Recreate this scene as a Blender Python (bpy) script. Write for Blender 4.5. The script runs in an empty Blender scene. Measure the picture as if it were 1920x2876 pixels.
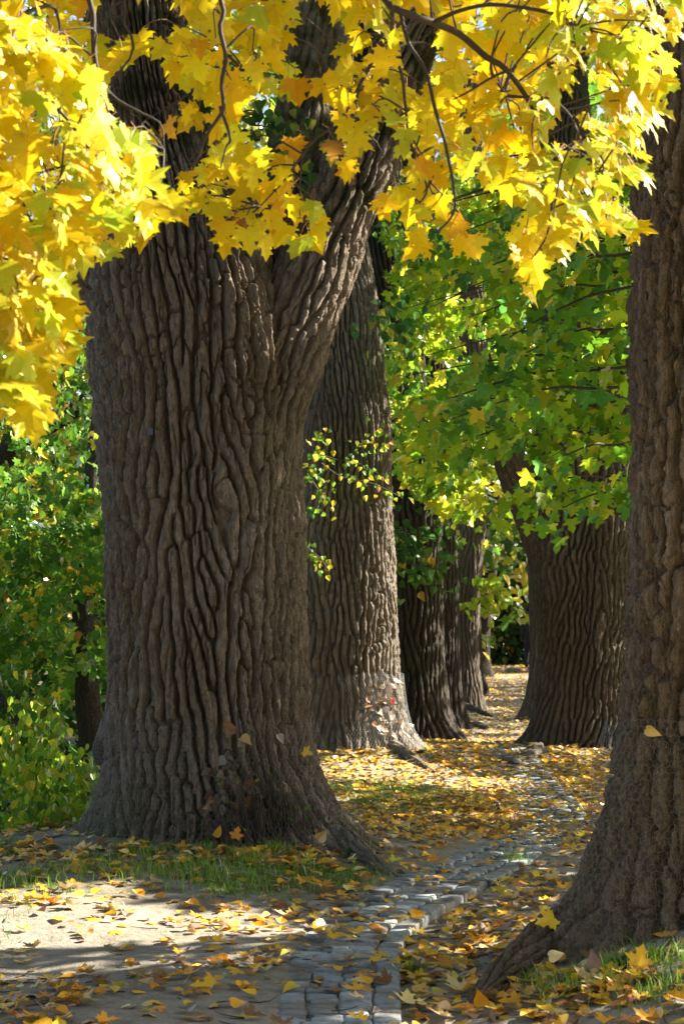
import bpy, math, random
import numpy as np
from mathutils import Vector, Matrix
from mathutils.geometry import tessellate_polygon

random.seed(7)
RNG = np.random.default_rng(7)
scene = bpy.context.scene
COL = scene.collection

# ------------------------------------------------------------------ camera, sky, sun, exposure
F, CX, HY, CAMH = 5500.0, 960.0, 1780.0, 1.5      # focal length in photo pixels, axis column, horizon row, eye height
cam_d = bpy.data.cameras.new('camera')
cam = bpy.data.objects.new('camera', cam_d); COL.objects.link(cam)
cam.location = (0, 0, CAMH); cam.rotation_euler = (math.radians(90), 0, 0)
cam_d.sensor_fit = 'VERTICAL'; cam_d.sensor_height = 36.0; cam_d.sensor_width = 24.0
cam_d.lens = 36.0 * F / 2876.0
cam_d.shift_y = (HY - 1438.0) / 2876.0
cam_d.clip_start = 0.1; cam_d.clip_end = 1000
cam_d.dof.use_dof = True; cam_d.dof.focus_distance = 12.0; cam_d.dof.aperture_fstop = 7.1
scene.camera = cam

SUN_AZ, SUN_EL = math.radians(18), math.radians(35)   # from the right, a little beyond the subject
SUN = np.array([math.cos(SUN_EL) * math.cos(SUN_AZ), math.cos(SUN_EL) * math.sin(SUN_AZ), math.sin(SUN_EL)])
world = bpy.data.worlds.new('World'); scene.world = world; world.use_nodes = True
wn = world.node_tree
sky = wn.nodes.new('ShaderNodeTexSky'); sky.sky_type = 'NISHITA'; sky.sun_disc = False
sky.sun_elevation = SUN_EL; sky.sun_rotation = math.pi / 2 - SUN_AZ; sky.dust_density = 2.0
bg = wn.nodes['Background']; bg.inputs['Strength'].default_value = 0.05
wn.links.new(sky.outputs[0], bg.inputs['Color'])
sl = bpy.data.lights.new('sun', 'SUN'); sl.energy = 4.6; sl.angle = math.radians(0.5); sl.color = (1.0, 0.93, 0.80)
sun = bpy.data.objects.new('sun', sl); COL.objects.link(sun)
sun.rotation_euler = Vector(tuple(SUN)).to_track_quat('Z', 'Y').to_euler()
scene.view_settings.view_transform = 'Standard'; scene.view_settings.look = 'None'
scene.view_settings.gamma = 1.0; scene.view_settings.exposure = 2.45
scene.cycles.max_bounces = 8; scene.cycles.diffuse_bounces = 4; scene.cycles.glossy_bounces = 2
scene.cycles.transmission_bounces = 5; scene.cycles.sample_clamp_indirect = 6.0
scene.cycles.use_denoising = True

# ------------------------------------------------------------------ helpers
def tag(o, label=None, cat=None, group=None, kind=None):
    if label: o['label'] = label
    if cat: o['category'] = cat
    if group: o['group'] = group
    if kind: o['kind'] = kind
    return o
def link(o, parent=None):
    COL.objects.link(o)
    if parent is not None: o.parent = parent
    return o
def empty(name, loc=(0, 0, 0)):
    o = bpy.data.objects.new(name, None); o.empty_display_size = .2
    o.location = loc
    return link(o)
def thing(name, label, cat, group=None):
    return tag(empty(name), label, cat, group)

def P(px, py, d):
    return np.array([(px - CX) * d / F, d, CAMH - (py - HY) * d / F])
def proj(p):
    p = np.asarray(p)
    return CX + F * p[..., 0] / p[..., 1], HY - F * (p[..., 2] - CAMH) / p[..., 1]

def sstep(a, b, x):
    t = np.clip((x - a) / (b - a), 0, 1)
    return t * t * (3 - 2 * t)
def h2(i, j, s):
    i = np.asarray(i).astype(np.int64); j = np.asarray(j).astype(np.int64)
    n = (i * 374761393 + j * 668265263 + int(s) * 144269504) & 0xffffffff
    n = ((n ^ (n >> 13)) * 1274126177) & 0xffffffff
    n = ((n ^ (n >> 15)) * 668265263) & 0xffffffff
    return ((n ^ (n >> 16)) & 0xffff) / 65535.0
def vn(x, y, s=0, per=None):
    xi = np.floor(x); yi = np.floor(y); fx = x - xi; fy = y - yi
    fx = fx * fx * (3 - 2 * fx); fy = fy * fy * (3 - 2 * fy)
    x0, x1 = xi, xi + 1
    if per: x0 = np.mod(x0, per); x1 = np.mod(x1, per)
    a = h2(x0, yi, s); b = h2(x1, yi, s); c = h2(x0, yi + 1, s); d = h2(x1, yi + 1, s)
    return (a + (b - a) * fx) * (1 - fy) + (c + (d - c) * fx) * fy
def fbm(x, y, s=0, octv=3, per=None):
    t = 0; a = .5; n = 0
    for k in range(octv):
        t = t + a * vn(x * 2 ** k, y * 2 ** k, s + k * 17, per * 2 ** k if per else None); n += a; a *= .5
    return t / n
def mesh_np(name, V, T=None, Q=None, smooth=True, col=None, uv=None):
    """vertices, triangles and/or quads as arrays"""
    me = bpy.data.meshes.new(name)
    V = np.ascontiguousarray(V, dtype=np.float32)
    me.vertices.add(len(V)); me.vertices.foreach_set('co', V.ravel())
    loops = []; starts = []; n = 0
    for A, k in ((T, 3), (Q, 4)):
        if A is not None and len(A):
            A = np.asarray(A, dtype=np.int32)
            loops.append(A.ravel()); starts.append(n + np.arange(len(A)) * k); n += A.size
    L = np.concatenate(loops); S = np.concatenate(starts)
    me.loops.add(len(L)); me.loops.foreach_set('vertex_index', L.astype(np.int32))
    me.polygons.add(len(S)); me.polygons.foreach_set('loop_start', S.astype(np.int32))
    me.polygons.foreach_set('use_smooth', np.full(len(S), smooth, dtype=bool))
    if uv is not None:
        ul = me.uv_layers.new(name='UVMap'); ul.data.foreach_set('uv', np.asarray(uv, dtype=np.float32)[L].ravel())
    if col is not None:
        ca = me.color_attributes.new('col', 'FLOAT_COLOR', 'POINT')
        c4 = np.ones((len(V), 4), dtype=np.float32); c4[:, :3] = col
        ca.data.foreach_set('color', c4.ravel())
    me.update(calc_edges=True); me.validate()
    return me
def mobj(name, me, mat, parent=None):
    if mat is not None and not me.materials: me.materials.append(mat)
    return link(bpy.data.objects.new(name, me), parent)

# ------------------------------------------------------------------ materials
def new_mat(name):
    m = bpy.data.materials.new(name); m.use_nodes = True
    nt = m.node_tree; nt.nodes.clear()
    out = nt.nodes.new('ShaderNodeOutputMaterial')
    return m, nt, out
def N(nt, t, **kw):
    n = nt.nodes.new(t)
    for k, v in kw.items():
        if k == 'op': n.operation = v
        else: n.inputs[k].default_value = v
    return n
def mixc(nt, fac, a, b, mode='MIX'):
    m = nt.nodes.new('ShaderNodeMix'); m.data_type = 'RGBA'; m.blend_type = mode
    for s, v in ((m.inputs[0], fac), (m.inputs[6], a), (m.inputs[7], b)):
        if hasattr(v, 'is_output'): nt.links.new(v, s)
        elif isinstance(v, (int, float)): s.default_value = v
        else: s.default_value = (*v, 1)
    return m.outputs[2]
def ramp(nt, src, a, b):
    r = nt.nodes.new('ShaderNodeMapRange'); r.inputs[1].default_value = a; r.inputs[2].default_value = b
    nt.links.new(src, r.inputs[0]); return r.outputs[0]
def mth(nt, op, a, b=None):
    n = nt.nodes.new('ShaderNodeMath'); n.operation = op
    for k, v in enumerate((a, b)):
        if v is None: continue
        if hasattr(v, 'is_output'): nt.links.new(v, n.inputs[k])
        else: n.inputs[k].default_value = v
    return n.outputs[0]

def bark_mat(name, c1, c2, moss=0.0, mossz=(0, 0), lich=.25):
    m, nt, out = new_mat(name)
    b = N(nt, 'ShaderNodeBsdfPrincipled', Roughness=.9); b.inputs['Specular IOR Level'].default_value = .2
    tc = nt.nodes.new('ShaderNodeTexCoord')
    mp = nt.nodes.new('ShaderNodeMapping'); nt.links.new(tc.outputs['Object'], mp.inputs[0]); mp.inputs['Scale'].default_value = (1, 1, .35)
    n1 = N(nt, 'ShaderNodeTexNoise', Scale=2.2, Detail=5); nt.links.new(mp.outputs[0], n1.inputs[0])
    n2 = N(nt, 'ShaderNodeTexNoise', Scale=26.0, Detail=6); nt.links.new(mp.outputs[0], n2.inputs[0])
    n3 = N(nt, 'ShaderNodeTexNoise', Scale=110.0, Detail=3); nt.links.new(tc.outputs['Object'], n3.inputs[0])
    c = mixc(nt, ramp(nt, n1.outputs[0], .35, .65), c1, c2)
    c = mixc(nt, mth(nt, 'MULTIPLY', ramp(nt, n2.outputs[0], .35, .7), .55), c, tuple(x * .45 for x in c1))
    c = mixc(nt, mth(nt, 'MULTIPLY', ramp(nt, n3.outputs[0], .55, .7), lich), c, (.32, .31, .27))
    mg = nt.nodes.new('ShaderNodeMapping'); nt.links.new(tc.outputs['Object'], mg.inputs[0]); mg.inputs['Scale'].default_value = (1, 1, .16)
    n6 = N(nt, 'ShaderNodeTexNoise', Scale=85.0, Detail=5, Roughness=.75); nt.links.new(mg.outputs[0], n6.inputs[0])
    c = mixc(nt, ramp(nt, n6.outputs[0], .53, .68), c, mixc(nt, 1.0, c, (1.75, 1.75, 1.8), 'MULTIPLY'))
    c = mixc(nt, ramp(nt, n6.outputs[0], .47, .34), c, mixc(nt, 1.0, c, (.42, .40, .38), 'MULTIPLY'))
    n7 = N(nt, 'ShaderNodeTexNoise', Scale=1.1, Detail=4); nt.links.new(tc.outputs['Object'], n7.inputs[0])
    c = mixc(nt, mth(nt, 'MULTIPLY', ramp(nt, n7.outputs[0], .52, .68), .5), c, mixc(nt, 1.0, c, (.75, .95, .62), 'MULTIPLY'))
    if moss:
        n4 = N(nt, 'ShaderNodeTexNoise', Scale=5.0, Detail=6); nt.links.new(tc.outputs['Object'], n4.inputs[0])
        sx = nt.nodes.new('ShaderNodeSeparateXYZ'); nt.links.new(tc.outputs['Object'], sx.inputs[0])
        zz = ramp(nt, sx.outputs[2], mossz[0], mossz[1])
        f = mth(nt, 'MULTIPLY', ramp(nt, n4.outputs[0], .48, .62), mth(nt, 'MULTIPLY', zz, moss))
        c = mixc(nt, f, c, (.035, .045, .012))
    nt.links.new(c, b.inputs['Base Color'])
    bp = N(nt, 'ShaderNodeBump', Strength=1.0, Distance=.03)
    n5 = N(nt, 'ShaderNodeTexNoise', Scale=60.0, Detail=4, Roughness=.7); nt.links.new(mp.outputs[0], n5.inputs[0])
    nt.links.new(mth(nt, 'ADD', mth(nt, 'ADD', n2.outputs[0], n5.outputs[0]), mth(nt, 'MULTIPLY', n3.outputs[0], .6)), bp.inputs['Height'])
    nt.links.new(bp.outputs[0], b.inputs['Normal']); nt.links.new(b.outputs[0], out.inputs[0])
    return m

def leaf_mat(name, src, trans=.5, spots=True, veins=True, gloss=.05):
    m, nt, out = new_mat(name)
    if src == 'object':
        s = nt.nodes.new('ShaderNodeObjectInfo'); base = s.outputs['Color']
    else:
        s = nt.nodes.new('ShaderNodeAttribute'); s.attribute_name = 'col'; base = s.outputs['Color']
    uv = nt.nodes.new('ShaderNodeUVMap')
    c = base
    if veins:
        sx = nt.nodes.new('ShaderNodeSeparateXYZ'); nt.links.new(uv.outputs[0], sx.inputs[0])
        ax = mth(nt, 'ABSOLUTE', sx.outputs[0]); best = None
        for ang in (0, 57, 98):
            a = math.radians(ang)
            d = mth(nt, 'ABSOLUTE', mth(nt, 'SUBTRACT', mth(nt, 'MULTIPLY', ax, math.cos(a)), mth(nt, 'MULTIPLY', sx.outputs[1], math.sin(a))))
            best = d if best is None else mth(nt, 'MINIMUM', best, d)
        vein = mth(nt, 'SUBTRACT', 1.0, ramp(nt, best, .004, .03))
        c = mixc(nt, mth(nt, 'MULTIPLY', vein, .45), c, mixc(nt, 1.0, c, (1.0, .72, .5), 'MULTIPLY'))
    if spots:
        tc = nt.nodes.new('ShaderNodeTexCoord'); geo = nt.nodes.new('ShaderNodeNewGeometry')
        n = N(nt, 'ShaderNodeTexNoise', Scale=55.0, Detail=2); nt.links.new(geo.outputs['Position'], n.inputs[0])
        c = mixc(nt, mth(nt, 'MULTIPLY', ramp(nt, n.outputs[0], .69, .74), .8), c, (.10, .055, .015))
        n = N(nt, 'ShaderNodeTexNoise', Scale=18.0, Detail=3); nt.links.new(geo.outputs['Position'], n.inputs[0])
        c = mixc(nt, mth(nt, 'MULTIPLY', ramp(nt, n.outputs[0], .5, .75), .35), c, mixc(nt, 1.0, c, (.9, .62, .4), 'MULTIPLY'))
    d = nt.nodes.new('ShaderNodeBsdfDiffuse'); t = nt.nodes.new('ShaderNodeBsdfTranslucent')
    nt.links.new(c, d.inputs[0]); nt.links.new(c, t.inputs[0])
    ms = nt.nodes.new('ShaderNodeMixShader'); ms.inputs[0].default_value = trans
    nt.links.new(d.outputs[0], ms.inputs[1]); nt.links.new(t.outputs[0], ms.inputs[2])
    g = nt.nodes.new('ShaderNodeBsdfGlossy'); g.inputs['Roughness'].default_value = .38; g.inputs[0].default_value = (1, 1, 1, 1)
    fr = N(nt, 'ShaderNodeFresnel', IOR=1.4)
    m2 = nt.nodes.new('ShaderNodeMixShader'); nt.links.new(mth(nt, 'MULTIPLY', fr.outputs[0], gloss * 5), m2.inputs[0])
    nt.links.new(ms.outputs[0], m2.inputs[1]); nt.links.new(g.outputs[0], m2.inputs[2])
    nt.links.new(m2.outputs[0], out.inputs[0])
    return m

def plain_mat(name, c, rough=.8, metal=0.0, noise=0.0, nscale=20.0, bump=0.0):
    m, nt, out = new_mat(name)
    b = N(nt, 'ShaderNodeBsdfPrincipled', Roughness=rough, Metallic=metal)
    tc = nt.nodes.new('ShaderNodeTexCoord')
    n = N(nt, 'ShaderNodeTexNoise', Scale=nscale, Detail=5); nt.links.new(tc.outputs['Object'], n.inputs[0])
    nt.links.new(mixc(nt, mth(nt, 'MULTIPLY', ramp(nt, n.outputs[0], .3, .7), noise), c, tuple(x * .4 for x in c)), b.inputs['Base Color'])
    if bump:
        bp = N(nt, 'ShaderNodeBump', Strength=bump, Distance=.01); nt.links.new(n.outputs[0], bp.inputs['Height']); nt.links.new(bp.outputs[0], b.inputs['Normal'])
    nt.links.new(b.outputs[0], out.inputs[0])
    return m

M_BARK_MAIN = bark_mat('bark_grey_brown', (.225, .17, .12), (.31, .255, .20), .85, (3.4, 4.4))
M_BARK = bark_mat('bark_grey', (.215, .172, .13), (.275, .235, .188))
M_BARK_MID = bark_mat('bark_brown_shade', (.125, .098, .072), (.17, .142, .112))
M_BARK_DARK = bark_mat('bark_dark', (.045, .036, .027), (.07, .057, .044))  # darker colour stands in for deeper shade on the far left-row trunks
M_BARK_WARM = bark_mat('bark_warm_brown', (.215, .148, .095), (.30, .22, .15), .6, (.6, -.3))
M_TWIG = plain_mat('twig_bark', (.055, .038, .026), .8, 0, .5, 40)
M_PETIOLE = plain_mat('petiole', (.42, .20, .05), .6, 0, .4, 10)
M_LEAF_OBJ = leaf_mat('leaf_yellow_single', 'object', .55)
M_LEAF_MASS = leaf_mat('leaf_yellow_mass', 'attr', .55)
M_GREEN_OBJ = leaf_mat('leaf_green_single', 'object', .55, False, False, .05)
M_GREEN_MASS = leaf_mat('leaf_green_mass', 'attr', .55, False, False, .05)
M_LITTER_OBJ = leaf_mat('litter_single', 'object', .2, True, False, .14)
M_LITTER_MASS = leaf_mat('litter_mass', 'attr', .2, True, False, .14)
M_GRASS = leaf_mat('grass_blades', 'attr', .35, False, False, .02)
M_WIRE = plain_mat('galvanised_wire', (.26, .275, .28), .6, .3, .3)
M_SETT = None

def ground_mat():
    m, nt, out = new_mat('trodden_earth')
    b = N(nt, 'ShaderNodeBsdfPrincipled', Roughness=.95); b.inputs['Specular IOR Level'].default_value = .15
    tc = nt.nodes.new('ShaderNodeTexCoord')
    def nz(s, d=5):
        n = N(nt, 'ShaderNodeTexNoise', Scale=s, Detail=d); nt.links.new(tc.outputs['Object'], n.inputs[0]); return n.outputs[0]
    c = mixc(nt, ramp(nt, nz(1.3), .35, .65), (.30, .262, .205), (.22, .19, .145))
    c = mixc(nt, mth(nt, 'MULTIPLY', ramp(nt, nz(14), .4, .7), .5), c, (.10, .08, .055))
    c = mixc(nt, mth(nt, 'MULTIPLY', ramp(nt, nz(140, 2), .58, .66), .6), c, (.42, .39, .33))
    a = nt.nodes.new('ShaderNodeAttribute'); a.attribute_name = 'col'
    sx = nt.nodes.new('ShaderNodeSeparateColor'); nt.links.new(a.outputs['Color'], sx.inputs[0])
    g = mth(nt, 'MULTIPLY', sx.outputs[0], ramp(nt, nz(9), .35, .55))
    c = mixc(nt, g, c, (.075, .085, .022))
    c = mixc(nt, sx.outputs[1], c, (.05, .038, .022))
    nt.links.new(c, b.inputs['Base Color'])
    bp = N(nt, 'ShaderNodeBump', Strength=.7, Distance=.02)
    nt.links.new(mth(nt, 'ADD', nz(22), mth(nt, 'MULTIPLY', nz(120, 2), .35)), bp.inputs['Height'])
    nt.links.new(bp.outputs[0], b.inputs['Normal']); nt.links.new(b.outputs[0], out.inputs[0])
    return m
def sett_mat():
    m, nt, out = new_mat('sett_granite')
    b = N(nt, 'ShaderNodeBsdfPrincipled', Roughness=.85)
    tc = nt.nodes.new('ShaderNodeTexCoord'); oi = nt.nodes.new('ShaderNodeObjectInfo'); geo = nt.nodes.new('ShaderNodeNewGeometry')
    n = N(nt, 'ShaderNodeTexNoise', Scale=35.0, Detail=6); nt.links.new(geo.outputs['Position'], n.inputs[0])
    n2 = N(nt, 'ShaderNodeTexNoise', Scale=4.0, Detail=3); nt.links.new(geo.outputs['Position'], n2.inputs[0])
    c = mixc(nt, oi.outputs['Random'], (.27, .30, .305), (.38, .395, .39))
    c = mixc(nt, mth(nt, 'MULTIPLY', ramp(nt, n.outputs[0], .4, .7), .5), c, (.12, .12, .11))
    c = mixc(nt, mth(nt, 'MULTIPLY', ramp(nt, n2.outputs[0], .42, .62), .7), c, (.15, .125, .085))
    n3 = N(nt, 'ShaderNodeTexNoise', Scale=11.0, Detail=5); nt.links.new(geo.outputs['Position'], n3.inputs[0])
    c = mixc(nt, mth(nt, 'MULTIPLY', ramp(nt, n3.outputs[0], .55, .7), .6), c, (.09, .08, .05))
    nt.links.new(c, b.inputs['Base Color'])
    bp = N(nt, 'ShaderNodeBump', Strength=.6, Distance=.008); nt.links.new(n.outputs[0], bp.inputs['Height'])
    nt.links.new(bp.outputs[0], b.inputs['Normal']); nt.links.new(b.outputs[0], out.inputs[0])
    return m
M_GROUND = ground_mat(); M_SETT = sett_mat()

# ------------------------------------------------------------------ ground form
PY_ = np.array([-20, 5.0, 7.5, 8.6, 9.6, 10.6, 11.5, 12.9, 14.7, 15.9, 17.6, 19.6, 22, 25.8, 37.5, 69, 120])
PX_ = np.array([-.2, -.1, -.02, .0, .04, .25, .60, 1.05, 1.52, 1.76, 1.86, 1.88, 1.86, 2.02, 3.05, 5.85, 10])
_yy = np.linspace(-20, 120, 2800); _xx = np.convolve(np.pad(np.interp(_yy, PY_, PX_), 10, mode='edge'), np.ones(21) / 21, 'valid')
def path_x(y): return np.interp(y, _yy, _xx)
_sl = np.gradient(_xx, _yy)
def path_half(y):            # half width measured along x, wider where the strip runs aslant
    s = np.interp(y, _yy, _sl)
    return .25 * np.sqrt(1 + s * s)
def gauss(x, y, cx, cy, s): return np.exp(-((x - cx) ** 2 + (y - cy) ** 2) / (2 * s * s))
def ground(x, y):
    x = np.asarray(x, float); y = np.asarray(y, float)
    u = x - path_x(y); hw = path_half(y)
    z = .27 * gauss(x, y, -1.0, 12.9, 1.15) + .30 * gauss(x, y, -.05, 21.8, 1.5) + .16 * gauss(x, y, 2.9, 23.4, 1.2) \
        + .06 * gauss(x, y, .9, 26.5, 1.1) + .30 * gauss(x, y, 2.2, 8.6, .85) + .10 * gauss(x, y, -2.2, 10.8, 1.2)
    z = z + .10 * sstep(.9, 3.0, x - .2) * sstep(12, 7, y)
    z = z - .055 * sstep(hw - .075, hw - .02, u) * sstep(1.3, .4, u) * sstep(13.2, 10.5, y)      # worn away along the right edge of the setts
    z = z - .022 * sstep(hw + .02, hw - .06, np.abs(u)) * sstep(40, 20, y)
    z = z - 1.5 * sstep(-2.1, -5.5, x) * sstep(11.6, 15.0, y)
    z = z + .4 * sstep(45, 66, y)
    n = (fbm(x * 1.3 + 40, y * 1.3 + 40, 3, 3) - .5) * .07 + (fbm(x * 7 + 40, y * 7 + 40, 5, 2) - .5) * .018
    return z + n * np.where(np.abs(u) < hw, .35, 1.0)
def surf(x, y):              # top of the setts where they lie, else the earth
    u = np.abs(x - path_x(y)); g = ground(x, y)
    return np.where((u < path_half(y)) & (y < 24), g + .026, g)
def gp(px, py):              # where the ray of a photo pixel meets the ground
    d = np.linspace(5.5, 90, 4000); x = (px - CX) * d / F; z = CAMH - (py - HY) * d / F
    k = np.argmax(z - ground(x, d) < 0)
    return np.array([x[k], d[k], float(ground(x[k], d[k]))])

xs = np.concatenate([-np.geomspace(170, 4.2, 26), np.arange(-4, 4.6, .055), np.geomspace(4.8, 170, 26)])
ys = np.concatenate([np.linspace(-30, 5.5, 14), np.arange(6, 16, .05), np.arange(16, 30, .10), np.arange(30, 75, .4), np.geomspace(76, 300, 18)])
X, Y = np.meshgrid(xs, ys)
Z = ground(X, Y)
gi = np.arange(X.size).reshape(X.shape)
Q = np.stack([gi[:-1, :-1], gi[:-1, 1:], gi[1:, 1:], gi[1:, :-1]], -1).reshape(-1, 4)
def grassy(x, y):            # where turf and moss grow
    a = sstep(-.1, .35, .85 - np.hypot((x + 1.3) / 2.3, (y - 11.3) / 1.0)) 
    b = 1.0 * sstep(-.1, .3, .8 - np.hypot((x - .25) / 1.3, (y - 17.6) / 2.2))
    c = .8 * sstep(0, .3, .7 - np.hypot((x - 2.1) / 1.5, (y - 7.6) / 1.0)) * (x > .75)
    e = .6 * sstep(-1.4, -2.1, x) * sstep(7.5, 10, y)
    return np.clip(a + b + c + e, 0, 1) * sstep(.34, .52, fbm(x * 2.2 + 9, y * 2.2 + 9, 21, 3))
gcol = np.zeros((X.size, 3)); gcol[:, 0] = grassy(X, Y).ravel()
gcol[:, 1] = (sstep(-2.4, -4, X) * sstep(13, 16, Y)).ravel() * .8
g_o = tag(mobj('ground', mesh_np('ground', np.stack([X, Y, Z], -1).reshape(-1, 3), Q=Q, col=gcol), M_GROUND), kind='structure')

# ------------------------------------------------------------------ sett path
def sett_mesh(k):
    rs = np.random.default_rng(100 + k)
    s = 1.0; a = .5; b = .44; zs_ = (-1.0, -.10, 0.0)
    rings = []
    for zz, w in ((-1.0, .47), (-.13, .48), (-.03, .455), (0.0, .40)):
        ring = []
        for cx, cy in ((-1, -1), (1, -1), (1, 1), (-1, 1)):
            for q in (0, 1):
                ox, oy = (cx * w, cy * (w - .07)) if (q == 0) == (cx * cy < 0) else (cx * (w - .07), cy * w)
                ring.append((ox, oy, zz))
        rings.append(ring)
    V = np.array(rings).reshape(-1, 3); ang = np.arctan2(V[:8, 1], V[:8, 0]); order = np.argsort(ang)
    V = V.reshape(4, 8, 3)[:, order]
    jit = rs.normal(0, .022, (8, 2)); V[:, :, :2] += jit[None]
    V[3, :, 2] += rs.normal(0, .025, 8); V[2, :, 2] += rs.normal(0, .015, 8)
    V = V.reshape(-1, 3); V = np.vstack([V, [[rs.normal(0, .05), rs.normal(0, .05), .04]]])
    Q = []; T = []
    for r in range(3):
        for i in range(8): Q.append((r * 8 + i, r * 8 + (i + 1) % 8, r * 8 + 8 + (i + 1) % 8, r * 8 + 8 + i))
    for i in range(8): T.append((24 + i, 24 + (i + 1) % 8, 32))
    return V, np.array(T), np.array(Q)
setts = [sett_mesh(k) for k in range(7)]
sett_me = [mesh_np('sett', *s) for s in setts]
path_root = tag(empty('cobbled_path'), kind='structure')
y = 6.7; row = 0; slots = []
while y < 24.5:
    sl_ = float(np.interp(y, _yy, _sl)); c = float(path_x(y)); hw = float(path_half(y)); a = math.atan(sl_)
    nx, ny = math.cos(a), -math.sin(a)                 # across the strip
    k = 0; edges = [-.25]
    rr = random.Random(row)
    while edges[-1] < .09:
        edges.append(edges[-1] + rr.uniform(.10, .165) * (1.0 if row % 2 else 1.05))
    edges = [e * .385 / (edges[-1] - edges[0]) for e in edges]; sft = -.25 - edges[0]; edges = [e + sft for e in edges]
    rowd = rr.uniform(.095, .125)
    for i in range(len(edges) - 1):
        m = (edges[i] + edges[i + 1]) / 2; w = edges[i + 1] - edges[i] - .010
        jx = rr.uniform(-.006, .006); jy = rr.uniform(-.008, .008)
        if y > 8.3 and m < -.05 and rr.random() < (.30 if y < 10 else .04): continue       # stones lost under the trodden earth
        slots.append((c + nx * m + jx, y + ny * m + jy, w, rowd - .012, -a + rr.uniform(-.05, .05), rr.randrange(7), rr.uniform(-.004, .004)))
    y += rowd / math.sqrt(1 + sl_ * sl_) * 1.0 + .001; row += 1
y = 6.7
while y < 24.5:
    rr = random.Random(int(y * 977)); Ls = rr.uniform(.15, .23); sl_ = float(np.interp(y, _yy, _sl)); a = math.atan(sl_); step = Ls * math.cos(a); ym = y + step / 2
    a = math.atan(float(np.interp(ym, _yy, _sl))); nx, ny = math.cos(a), -math.sin(a)
    slots.append((float(path_x(ym)) + nx * .195, ym + ny * .195, .105, Ls - .008, -a + rr.uniform(-.02, .02), rr.randrange(7), .006 + rr.uniform(-.002, .002)))
    y += step
slots.sort(key=lambda s: s[1])
Vs, Ts, Qs, n = [], [], [], 0
for k, (sx_, sy_, w, dp, rz, kind, dz) in enumerate(slots):
    z = float(ground(sx_, sy_)) + .022 + dz
    if k < 300:
        o = bpy.data.objects.new('sett', sett_me[kind]); link(o, path_root)
        if not sett_me[kind].materials: sett_me[kind].materials.append(M_SETT)
        o.location = (sx_, sy_, z); o.scale = (w * 1.05, dp * 1.05, .13); o.rotation_euler = (random.uniform(-.02, .02), random.uniform(-.02, .02), rz)
    else:
        w *= 1.04; dp *= 1.04; V, T, Q = setts[kind]; cr, sr = math.cos(rz), math.sin(rz)
        a = V * np.array([w, dp, .13])
        Vs.append(np.stack([a[:, 0] * cr - a[:, 1] * sr + sx_, a[:, 0] * sr + a[:, 1] * cr + sy_, a[:, 2] + z], -1))
        Ts.append(T + n); Qs.append(Q + n); n += len(V)
if Vs: tag(mobj('far_setts', mesh_np('far_setts', np.vstack(Vs), np.vstack(Ts), np.vstack(Qs)), M_SETT, path_root), kind='stuff')

# ------------------------------------------------------------------ bark and trunks
def phasor(a, C, v, w, L, seed, tilt):
    """phase of a sum of upright wave packets: long ridges that fork and join"""
    nc = max(4, int(round(C / (w * 2.2)))); cw = C / nc; n = round(C / w)
    re = 0.0; im = 0.0
    x = a * nc; y = v / L; ix = np.floor(x); iy = np.floor(y)
    for di in (-1, 0, 1):
        for dj in (-1, 0, 1):
            i = ix + di; j = iy + dj; iw = np.mod(i, nc)
            for k in (0, 1):
                s = seed + 7 * k
                px = (i + h2(iw, j, s + 1)); py = (j + h2(iw, j, s + 2))
                du = (x - px) * cw; dv = (y - py) * L
                t = (h2(iw, j, s + 3) - .5) * 2 * tilt; ph = h2(iw, j, s + 4) * 6.2832
                fr = 6.2832 / w * (.86 + .28 * h2(iw, j, s + 5))
                g = np.exp(-(du / (cw * .62)) ** 2 - (dv / (L * .62)) ** 2)
                p = fr * (du + t * dv) + ph
                re = re + g * np.cos(p); im = im + g * np.sin(p)
    return re, im
def bark(u, C, v, w, L, seed, braid=0.5, fine=1.0):
    """0..1 relief of deeply furrowed bark; u metres round (period C), v metres up"""
    n = max(6, int(round(C / w))); k4 = max(2, n // 4)
    a = u / C
    wig = ((fbm(a * n, v / .16, seed + 3, 2, n) - .5) * .030 + (vn(a * n * 4, v / .03, seed + 4, n * 4) - .5) * .008) / C
    tilt = .08 + .38 * np.clip(braid, 0, 1)
    re, im = phasor(a + wig, C, v, w, L, seed, tilt)
    ph = np.arctan2(im, re); amp = np.sqrt(re * re + im * im)
    c = np.abs(np.cos(ph / 2))
    c = np.clip(c + (fbm(a * n * 2, v / .13, seed + 62, 4, n * 2) - .5) * .30, 0, 1)
    h = (.72 * sstep(.24, .60, c) + .28 * c) * (.55 + .45 * sstep(0, .45, amp))
    # narrower second family splits some ropes, shallow
    re2, im2 = phasor(a + wig * 1.4, C, v, w * .52, L * .6, seed + 40, tilt * .8)
    c2 = np.abs(np.cos(np.arctan2(im2, re2) / 2)) ** .5
    m = sstep(.42, .62, fbm(a * k4 * 2, v / .45, seed + 45, 2, k4 * 2))
    h = h * (1 - (.10 + .32 * m) * (1 - c2))
    # cross cracks where the ropes are straight plates
    cr = 1 - sstep(.0, .055, np.abs(fbm(a * n, v / .20, seed + 95, 3, n) - .5))
    h = h * (1 - .45 * cr * sstep(.6, .25, np.asarray(braid) + 0 * v))
    top = .82 + .36 * (fbm(a * n, v / .30, seed + 60, 2, n) - .5)
    g = fbm(a * n * 3, v / .10, seed + 70, 4, n * 3); g2 = vn(a * n * 8, v / .016, seed + 80, n * 8)
    return h * top * 1.1 + ((g - .5) * .42 + (g2 - .5) * .14) * fine * (.35 + .65 * h)

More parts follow.
